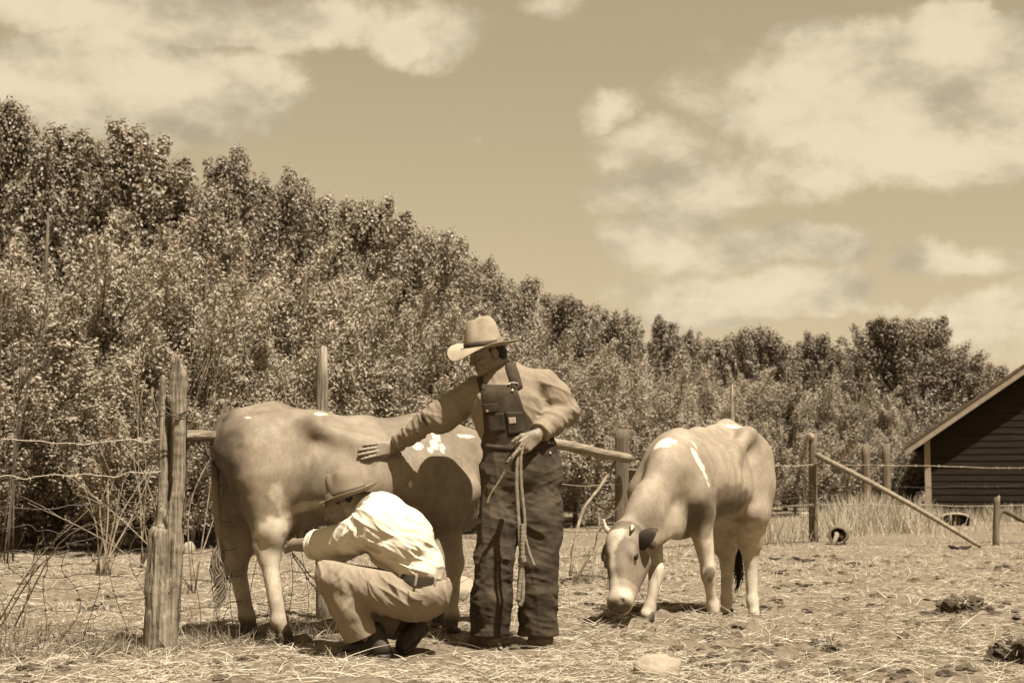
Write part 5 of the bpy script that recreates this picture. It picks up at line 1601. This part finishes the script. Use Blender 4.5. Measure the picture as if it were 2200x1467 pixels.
fo.disp(wrinkle(np.array([.35, 0, 1]), .085, .32, .012, 31, (kneL + ankL) / 2 + np.array([0, 0, .05]), .40, .35))
fo.disp(wrinkle(np.array([-.5, 0, .9]), .07, .26, .011, 33, hipL + np.array([0, 0, -.05]), .22, .05))
fo.disp(wrinkle(np.array([1, 0, .15]), .12, .6, .010, 35))
fo.disp(wrinkle(np.array([.3, .2, 1]), .050, .16, .005, 36))
fo.disp(wrinkle(np.array([-.6, .2, 1]), .06, .24, .006, 37, kneR + np.array([0, 0, -.12]), .28, .1))
fo.disp(lambda p: (fbm(p * 11, 2, 17) - .5) * .016)
fo.cut(PF(1052, 1364, 8.19), (0, 0, -1))
om = fo.grid((-.33, 7.78, ankR[2] - .08), (.36, 8.5, waist[2] + .06), .0062)
bibf.disp(lambda p: (fbm(p * 14, 2, 27) - .5) * .008)
bm_ = bibf.grid((-.24, 7.8, waist[2] - .12), (.33, 8.4, uch[2] + .1), .0062)
ov = mesh('overalls', *stack(om, bm_), M_denim, farmer); BUILT['ov1'] = bvh_of(*stack(om, bm_)); 
allc = stack(om, bm_, sm_); BUILT['cl1'] = bvh_of(*allc)
for pxs, wd_ in (([(1112, 836), (1106, 812), (1098, 790), (1097, 776)], 23), ([(1037, 838), (1033, 822), (1030, 812)], 12)):
    V, F = ribbon('cl1', pxs, wd_, .004, .004); mesh('strap', V, F, M_denim, ov)
V, F = patch('cl1', [(1092, 897), (1108, 896), (1109, 909), (1094, 911)], .003, .003); mesh('cloth_label', V, F, M_patch, ov)
V, F = patch('cl1', [(1036, 868), (1068, 867), (1066, 885), (1040, 888)], .003, .004); mesh('pocket_flap', V, F, M_denim, ov)
V, F = patch('cl1', [(1046, 890), (1082, 886), (1086, 925), (1050, 930)], .001, .003); mesh('bib_pocket', V, F, M_denim, ov)
V, F = patch('cl1', [(1086, 884), (1122, 884), (1126, 930), (1092, 936)], .001, .003); mesh('bib_pocket', V, F, M_denim, ov)
V, F = ribbon('cl1', [(1040, 958), (1080, 962), (1130, 962), (1180, 952), (1196, 946)], 12, .002, .003); mesh('waistband', V, F, M_denim, ov)
for (x, y) in ((1048, 883), (1101, 826), (1181, 973), (1101, 839)): button('cl1', x, y, .008, M_metal, ov)
V, F = ribbon('cl1', [(1092, 828), (1102, 824), (1112, 827)], 2.6, .010, .003); mesh('buckle', V, F, M_metal, ov)
# --- boots
def shoe(e, ank, toe, lift, upm, solem, nm='boot', wd=.043):
    """ank = ankle joint, toe = toe tip on the ground"""
    ank = np.array(ank); toe = np.array(toe)
    d = np.array([toe[0] - ank[0], toe[1] - ank[1], 0]); d = unit(d)
    heel = ank - d * .06; heel[2] = toe[2] + lift
    ax = unit(toe - heel)
    ball = heel + (toe - heel) * .68
    up = unit(np.array([0, 0, 1.]) - ax * ax[2]); sd = np.cross(up, ax)
    ff = Field()
    ff.cone(heel + up * .045 + ax * .02, ball + up * .038, .040, wd, .03, flat=(up, .9)); ff.cone(ball + up * .036, toe + up * .030 - ax * .035, wd, .034, .03, flat=(up, .75))
    ff.cone(heel + up * .05 + ax * .03, ank + np.array([0, 0, .05]), .042, .046, .03); ff.cone(ank + np.array([0, 0, .02]), ball + up * .05 - ax * .03, .046, .036, .03)
    ff.cut(heel + up * .012, -up)
    ff.disp(lambda p: (fbm(p * 24, 2, 5) - .5) * .008)
    lo_ = np.minimum(np.minimum(heel, toe), ank) - .07; hi_ = np.maximum(np.maximum(heel, toe), ank + np.array([0, 0, .06])) + .07
    r = mesh(nm, *ff.grid(lo_, hi_, .0055), upm, e)
    fs_ = Field(); fs_.cone(heel + up * .006 + ax * .01, ball + up * .006, .041, wd + .003, .02); fs_.cone(ball + up * .006, toe + up * .006 - ax * .035, wd + .003, .036, .02)
    fs_.cut(heel - up * .004, -up); fs_.cut(heel + up * .018, up)
    mesh('sole', *fs_.grid(lo_, hi_, .0055), solem, r)
    return r
def gp(px, py): return G(px, py)
tR = gp(1008, 1384); tR[2] = gs(tR[0], tR[1]); tL = gp(1140, 1389)
shoe(farmer, ankR + np.array([0, 0, -.03]), np.array([tR[0], tR[1], gs(tR[0], tR[1]) - .005]), .0, M_dusty, M_sole)
shoe(farmer, ankL + np.array([0, 0, -.03]), np.array([tL[0], tL[1], gs(tL[0], tL[1]) - .005]), .0, M_dusty, M_sole)
# --- hair and hat
def hairfield(f_, T, R, c, lowz=-.055, back=-.1):
    f_.ell(T(-.018, 0, .036), (.100, .0795, .088), R.T, .02)
    f_.ell(T(-.055, 0, -.03), (.055, .066, .055), R.T, .02)
def hair(e, T, R, c):
    f_ = Field(); hairfield(f_, T, R, c)
    for sg in (-1, 1): f_.ell(T(-.012, sg * .08, -.014), (.024, .02, .036), R.T, .006, neg=True)
    f_.disp(lambda p: (fbm(p * 60, 2, 5) - .5) * .006)
    f_.inter(lambda p: ((p - np.array(c)) @ R)[:, 0] - .035 + .35 * np.abs(((p - np.array(c)) @ R)[:, 2]))
    f_.inter(lambda p: np.maximum(-.062 - ((p - np.array(c)) @ R)[:, 2], ((p - np.array(c)) @ R)[:, 2] - .022))
    mesh('hair', *f_.grid(np.array(c) - .15, np.array(c) + .15, .0045), M_hair, e)
hair(farmer, T_h, R_h, hc1)
hup = unit(PF(1036, 680, 8.235) - PF(1043, 748, 8.24) + np.array([0, -.012, 0]))
def droopA(u, a): return u ** 1.6 * (-.052 * max(0, math.cos(a - .25)) ** 3 + .014 * max(0, math.cos(a - 1.6)) ** 2 + .012 * max(0, -math.cos(a)) + .03 * max(0, math.cos(a + 1.1)) ** 2)
hat(None, 'felt_hat', PF(1038, 745, 8.245), hup, hf1, .086, .160, .110, .094, M_feltA, 'pale sweat-stained felt hat with tall pinched crown on the standing person', None, .006, -.012, 1.15, .0, droopA, .72, .030, .020)
# --- rope held in his left hand
hold = wL + gripd * .085
YR = hold[1] - .03
def rp_(x, y, dy=0.0): return PF(x, y, YR + dy)
def rope(parts, pts, r, n=60, tw=10.0):
    p = spline(pts, n)
    parts.append(tube(p, r * (1 + .12 * np.sin(np.arange(n) * 2.1)), 8))
parts = []
rope(parts, [rp_(1120, 955, .01), rp_(1112, 985), rp_(1110, 1040), rp_(1114, 1110), rp_(1118, 1180), rp_(1124, 1240), rp_(1123, 1285), rp_(1117, 1300), rp_(1114, 1280), rp_(1116, 1240), rp_(1121, 1195, -.01)], .0095)
rope(parts, [rp_(1124, 955, .01), rp_(1119, 985), rp_(1120, 1040), rp_(1127, 1110), rp_(1128, 1150), rp_(1138, 1190), rp_(1148, 1215)], .0085)
rope(parts, [rp_(1123, 1125, -.012), rp_(1123, 1165, -.015), rp_(1122, 1210, -.012), rp_(1118, 1245, -.01), rp_(1113, 1290, -.008)], .012)
rope(parts, [rp_(1123, 1195, -.02), rp_(1124, 1200, -.02), rp_(1125, 1206, -.02)], .016, 8)
V, F = join_parts(parts)
ro = mesh('lead_rope', V, F, M_rope, base=tuple(hold)); tag(ro, 'doubled worn rope hanging from the standing person\'s fist', 'rope')
parts = []
rope(parts, [rp_(1122, 952, .0), rp_(1100, 985, -.01), rp_(1075, 1030, -.01), rp_(1054, 1062, -.005), rp_(1047, 1082, 0)], .006, 30)
stick = mesh('leather_thong', *join_parts(parts), M_twig, base=tuple(hold)); tag(stick, 'thin stiff strap slanting down from the standing person\'s fist', 'strap')
rg_ = np.random.default_rng(4); parts = []
a = rp_(1118, 962, -.01); b = rp_(1093, 990, -.03)
parts.append(tube(spline([a, (a + b) / 2, a + (b - a) * .7], 8), .011, 8))
for i in range(30):
    e_ = b + rg_.normal(0, .008, 3); parts.append(tube(np.stack([a + (b - a) * .6, a + (b - a) * .8 + rg_.normal(0, .005, 3), e_]), [.003, .003, .0015], 4, False))
fe = mesh('frayed_end', *join_parts(parts), M_rope, ro, base=tuple(hold)); fe.location = (0, 0, 0)

# ================= crouching person in a white shirt
YC = 7.70
cg = gs(-.6, YC)
crouch = empty('person', (P(850, 1390, 7.62)[0], 7.62, cg), 'person in white shirt and khaki trousers crouching to reach under the cow', 'person')
pel = P(908, 1268, 7.76); wst = P(893, 1222, 7.75); chs = P(848, 1150, 7.74); ucs = P(818, 1110, 7.73); nk0 = P(792, 1092, 7.73)
shN, shF = P(806, 1126, 7.60), P(796, 1122, 7.92)
elN, wrN = P(704, 1170, 7.82), P(630, 1170, 8.08)
elF, wrF = P(714, 1188, 8.04), P(640, 1172, 8.22)
hpN, knN, anN = P(880, 1282, 7.68), P(716, 1236, 7.58), P(795, 1372, 7.66)
hpF, knF, anF = P(905, 1270, 7.86), P(748, 1292, 7.98), P(884, 1350, 7.90)
hc2 = P(738, 1083, 7.74); hf2 = np.array([-.93, .05, -.38]); hu2 = np.array([-.36, 0, .93])
fc = Field()
T_c, R_c = headfield(fc, hc2, hf2, hu2)
fc.cone(hc2 + R_c @ np.array([-.03, 0, -.045]), nk0 + np.array([.02, 0, -.01]), .056, .064, .03)
lat2 = np.array([0, 1.0, 0])
fc.cone(nk0, chs, .08, .13, .06, flat=(lat2, 1.2)); fc.cone(chs, pel, .125, .13, .06, flat=(lat2, 1.2))
for a, b, c_ in ((shN, elN, wrN), (shF, elF, wrF)): fc.cone(ucs, a, .07, .055, .04); fc.cone(a, b, .05, .043, .03); fc.cone(b, c_, .050, .031, .03)
for a, b, c_ in ((hpN, knN, anN), (hpF, knF, anF)): fc.cone(pel, a, .11, .09, .05); fc.cone(a, b, .085, .058, .04); fc.cone(b, c_, .055, .036, .03)
fc2 = Field(); fc2.ops = list(fc.ops)
hd_ = unit(P(590, 1160, 8.27) - wrN)
handfield(fc2, wrN, hd_, np.array([-.2, -.8, .5]), [(.5, .7, .5)] * 4, .03, (.6, .2), 1.0, side=1)
hdF = unit(P(600, 1140, 8.36) - wrF)
handfield(fc2, wrF, hdF, np.array([-.2, .8, .5]), [(.5, .7, .5)] * 4, .03, (.6, .2), 1.0, side=-1)
low = fc.grid((knN[0] - .15, 7.3, anN[2] - .06), (pel[0] + .25, 8.3, nk0[2] + .05), .011)
head = fc2.grid(hc2 - .145, hc2 + np.array([.145, .145, .15]), .0036)
ar = fc2.grid(np.minimum.reduce([wrN, wrF, elN, elF]) - np.array([.14, .09, .14]), np.maximum(elN, elF) + np.array([.02, .06, .08]), .0042)
Vb, Fb_ = stack(low, head, ar)
bd = mesh('body', Vb, Fb_, M_skin, crouch); paint(bd, Vb, skincol(T_c, R_c, hc2))
# --- shirt
f = Field()
f.cone(wst, chs, .150, .150, .06, flat=(lat2, 1.30)); f.cone(chs, ucs, .152, .118, .06, flat=(lat2, 1.42)); f.cone(ucs, nk0, .11, .065, .05, flat=(lat2, 1.15))
f.ell(P(880, 1165, 7.74), (.11, .19, .15), k=.05)
f.cone(ucs, shN, .10, .092, .05); f.cone(ucs, shF, .10, .092, .05)
f.chain([shN, P(764, 1150, 7.68), elN + (shN - elN) * .12], [.098, .092, .078], .03)
f.chain([shF, (shF + elF) / 2, elF], [.098, .09, .08], .03)
cfN = elN + (wrN - elN) * .32
f.chain([elN + (shN - elN) * .12, elN, cfN], [.078, .078, .070], .02); f.chain([elF, elF + (wrF - elF) * .3], [.08, .07], .02)
f.disp(wrinkle(np.array([.55, 0, .85]), .050, .22, .020, 41, P(830, 1175, 7.6), .24, .15))
f.disp(wrinkle(unit(elN - shN) + np.array([0, 0, .5]), .055, .2, .016, 43, P(750, 1155, 7.56), .15, .05))
f.disp(wrinkle(np.array([.2, .2, 1]), .05, .3, .012, 45, P(890, 1210, 7.6), .16, .1))
f.disp(lambda p: (fbm(p * 12, 2, 47) - .5) * .012)
f.cut(P(898, 1244, 7.76), np.array([-.17, 0, -.985]))
dwr = unit(wrN - elN); cq = elN + (wrN - elN) * .30
f.inter(lambda p: np.where(np.linalg.norm(p - cq, axis=1) < .13, (p - cq) @ dwr, -1.0))
w2 = f.grid((elN[0] - .12, 7.30, pel[2] - .06), (pel[0] + .28, 8.22, nk0[2] + .12), .0056)
mesh('shirt', *w2, M_white, crouch)
# rolled cuff
f = Field(); f.cone(cq - dwr * .030, cq + dwr * .012, .080, .079, .01); f.disp(wrinkle(dwr, .022, .2, .010, 51)); f.cut(cq + dwr * .018, dwr); f.cut(cq - dwr * .036, -dwr)
f.cone(cq, cq + dwr * .09, .044, .042, .004, neg=True)
mesh('rolled_cuff', *f.grid(cq - .13, cq + .13, .005), M_white, crouch)
collar(crouch, nk0 + np.array([-.012, 0, .0]), nk0 - ucs + np.array([-.02, 0, .02]), np.array([-.6, 0, -.8]), .064, .078, .028, M_white, .5, .008, 0, .012)
# --- trousers
f = Field()
f.ell(P(905, 1268, 7.76), (.150, .205, .135), k=.05); f.cone(P(902, 1238, 7.76), pel, .128, .14, .04, flat=(lat2, 1.3))
f.chain([hpN, P(800, 1260, 7.61), knN], [.122, .110, .086], .04)
f.chain([hpF, P(820, 1275, 7.94), knF], [.145, .115, .088], .04)
f.chain([knN, P(744, 1300, 7.60), P(778, 1368, 7.65)], [.086, .084, .088], .03)
f.chain([knF, P(815, 1318, 7.94), P(862, 1342, 7.92)], [.088, .085, .085], .03)
f.disp(wrinkle(np.array([.75, 0, .65]), .055, .24, .020, 61, P(840, 1255, 7.58), .16, .12))
f.disp(wrinkle(np.array([.8, 0, -.5]), .05, .25, .016, 63, knN + np.array([.04, 0, -.03]), .12, .0))
f.disp(wrinkle(np.array([1, .2, .1]), .09, .4, .010, 65))
f.disp(lambda p: (fbm(p * 11, 2, 67) - .5) * .012)
n1 = unit(P(800, 1440, 7.66) - P(742, 1290, 7.6)); hm_ = P(775, 1366, 7.65)
f.inter(lambda p: np.where((p[:, 1] < 7.80) & (np.linalg.norm(p - hm_, axis=1) < .22), (p - hm_) @ n1, -1.0))
n2 = unit(P(862, 1342, 7.92) - P(800, 1312, 7.95)); hm2 = P(864, 1343, 7.92)
f.inter(lambda p: np.where((np.linalg.norm(p - hm2, axis=1) < .14) & (p[:, 2] < hm2[2] + .09), (p - hm2) @ n2, -1.0))
f.cut(P(898, 1232, 7.76), np.array([.17, 0, .985]))
k2 = f.grid((knN[0] - .14, 7.30, anN[2] - .10), (pel[0] + .26, 8.22, wst[2] + .06), .0058)
kt = mesh('trousers', *k2, M_khaki, crouch); BUILT['kh'] = bvh_of(*k2); BUILT['cl2'] = bvh_of(*stack(k2, w2))
# belt around the waist
ax2 = unit(np.array([.17, 0, .985])); c0 = P(898, 1238, 7.76); fx = unit(np.cross(np.array([0, 1.0, 0]), ax2))
rr_ = np.array([1 / math.hypot(math.cos(2 * math.pi * i / 72) / .146, math.sin(2 * math.pi * i / 72) / .212) for i in range(72)])
V = []
for i in range(72):
    a = 2 * math.pi * i / 72; d = fx * math.cos(a) + np.array([0, 1.0, 0]) * math.sin(a)
    for (h_, o_) in ((-.019, 0), (-.019, .005), (.019, .005), (.019, 0)): V.append(c0 - ax2 * .004 + d * (rr_[i] + o_) + ax2 * h_)
F = [(i * 4 + j, ((i + 1) % 72) * 4 + j, ((i + 1) % 72) * 4 + (j + 1) % 4, i * 4 + (j + 1) % 4) for i in range(72) for j in range(4)]
blt = mesh('belt', V, F, M_belt, crouch, smooth=False); BUILT['belt'] = bvh_of(V, F)
for a in (-2.55, -2.05, -1.55, -1.05, -.4):
    i = int(round(a / (2 * math.pi) * 72)) % 72; d = fx * math.cos(a) + np.array([0, 1.0, 0]) * math.sin(a)
    q = c0 - ax2 * .004 + d * (rr_[i] + .009); sd = np.cross(d, ax2)
    V, F = box(q, (.008, .013, .056), np.stack([d, sd, ax2], 1), .002); mesh('belt_loop', V, F, M_khaki, blt)
V, F = patch('kh', [(876, 1268), (910, 1276), (908, 1290), (880, 1288)], .003, .006); mesh('pocket_flap', V, F, M_khaki, kt)
V, F = ribbon('kh', [(795, 1232), (792, 1255), (798, 1275), (812, 1292)], 3.0, .001, .003); mesh('pocket_seam', V, F, M_khaki, kt)
# --- shoes
t1 = G(738, 1403); t1[2] -= .004
shoe(crouch, np.array([P(806, 1376, 7.66)[0], 7.66, P(806, 1376, 7.66)[2]]), t1, .0, M_shoe, M_belt, 'shoe')
t2 = np.array([P(862, 1402, 7.80)[0], 7.76, gs(-.57, 7.76) - .004])
shoe(crouch, P(893, 1352, 7.86), t2, .115, M_shoe, M_belt, 'shoe')
hair(crouch, T_c, R_c, hc2)
hup2 = unit(np.array([-.10, -.03, .98])); hup2 = unit(np.array([-math.sin(math.radians(14)), -.06, math.cos(math.radians(14))]))
def droopB(u, a): return u ** 1.8 * (-.012 * max(0, math.cos(a)) ** 2 + .022 * max(0, -math.cos(a)) ** 2 + .012 * math.sin(a) ** 2)
hat(None, 'felt_hat', P(746, 1062, 7.74), hup2, np.array([-1, 0, -.1]), .058, .132, .102, .085, M_feltB, 'tan felt fedora with creased crown on the crouching person', None, .004, -.004, .9, .006, droopB, .86, .026, .020)
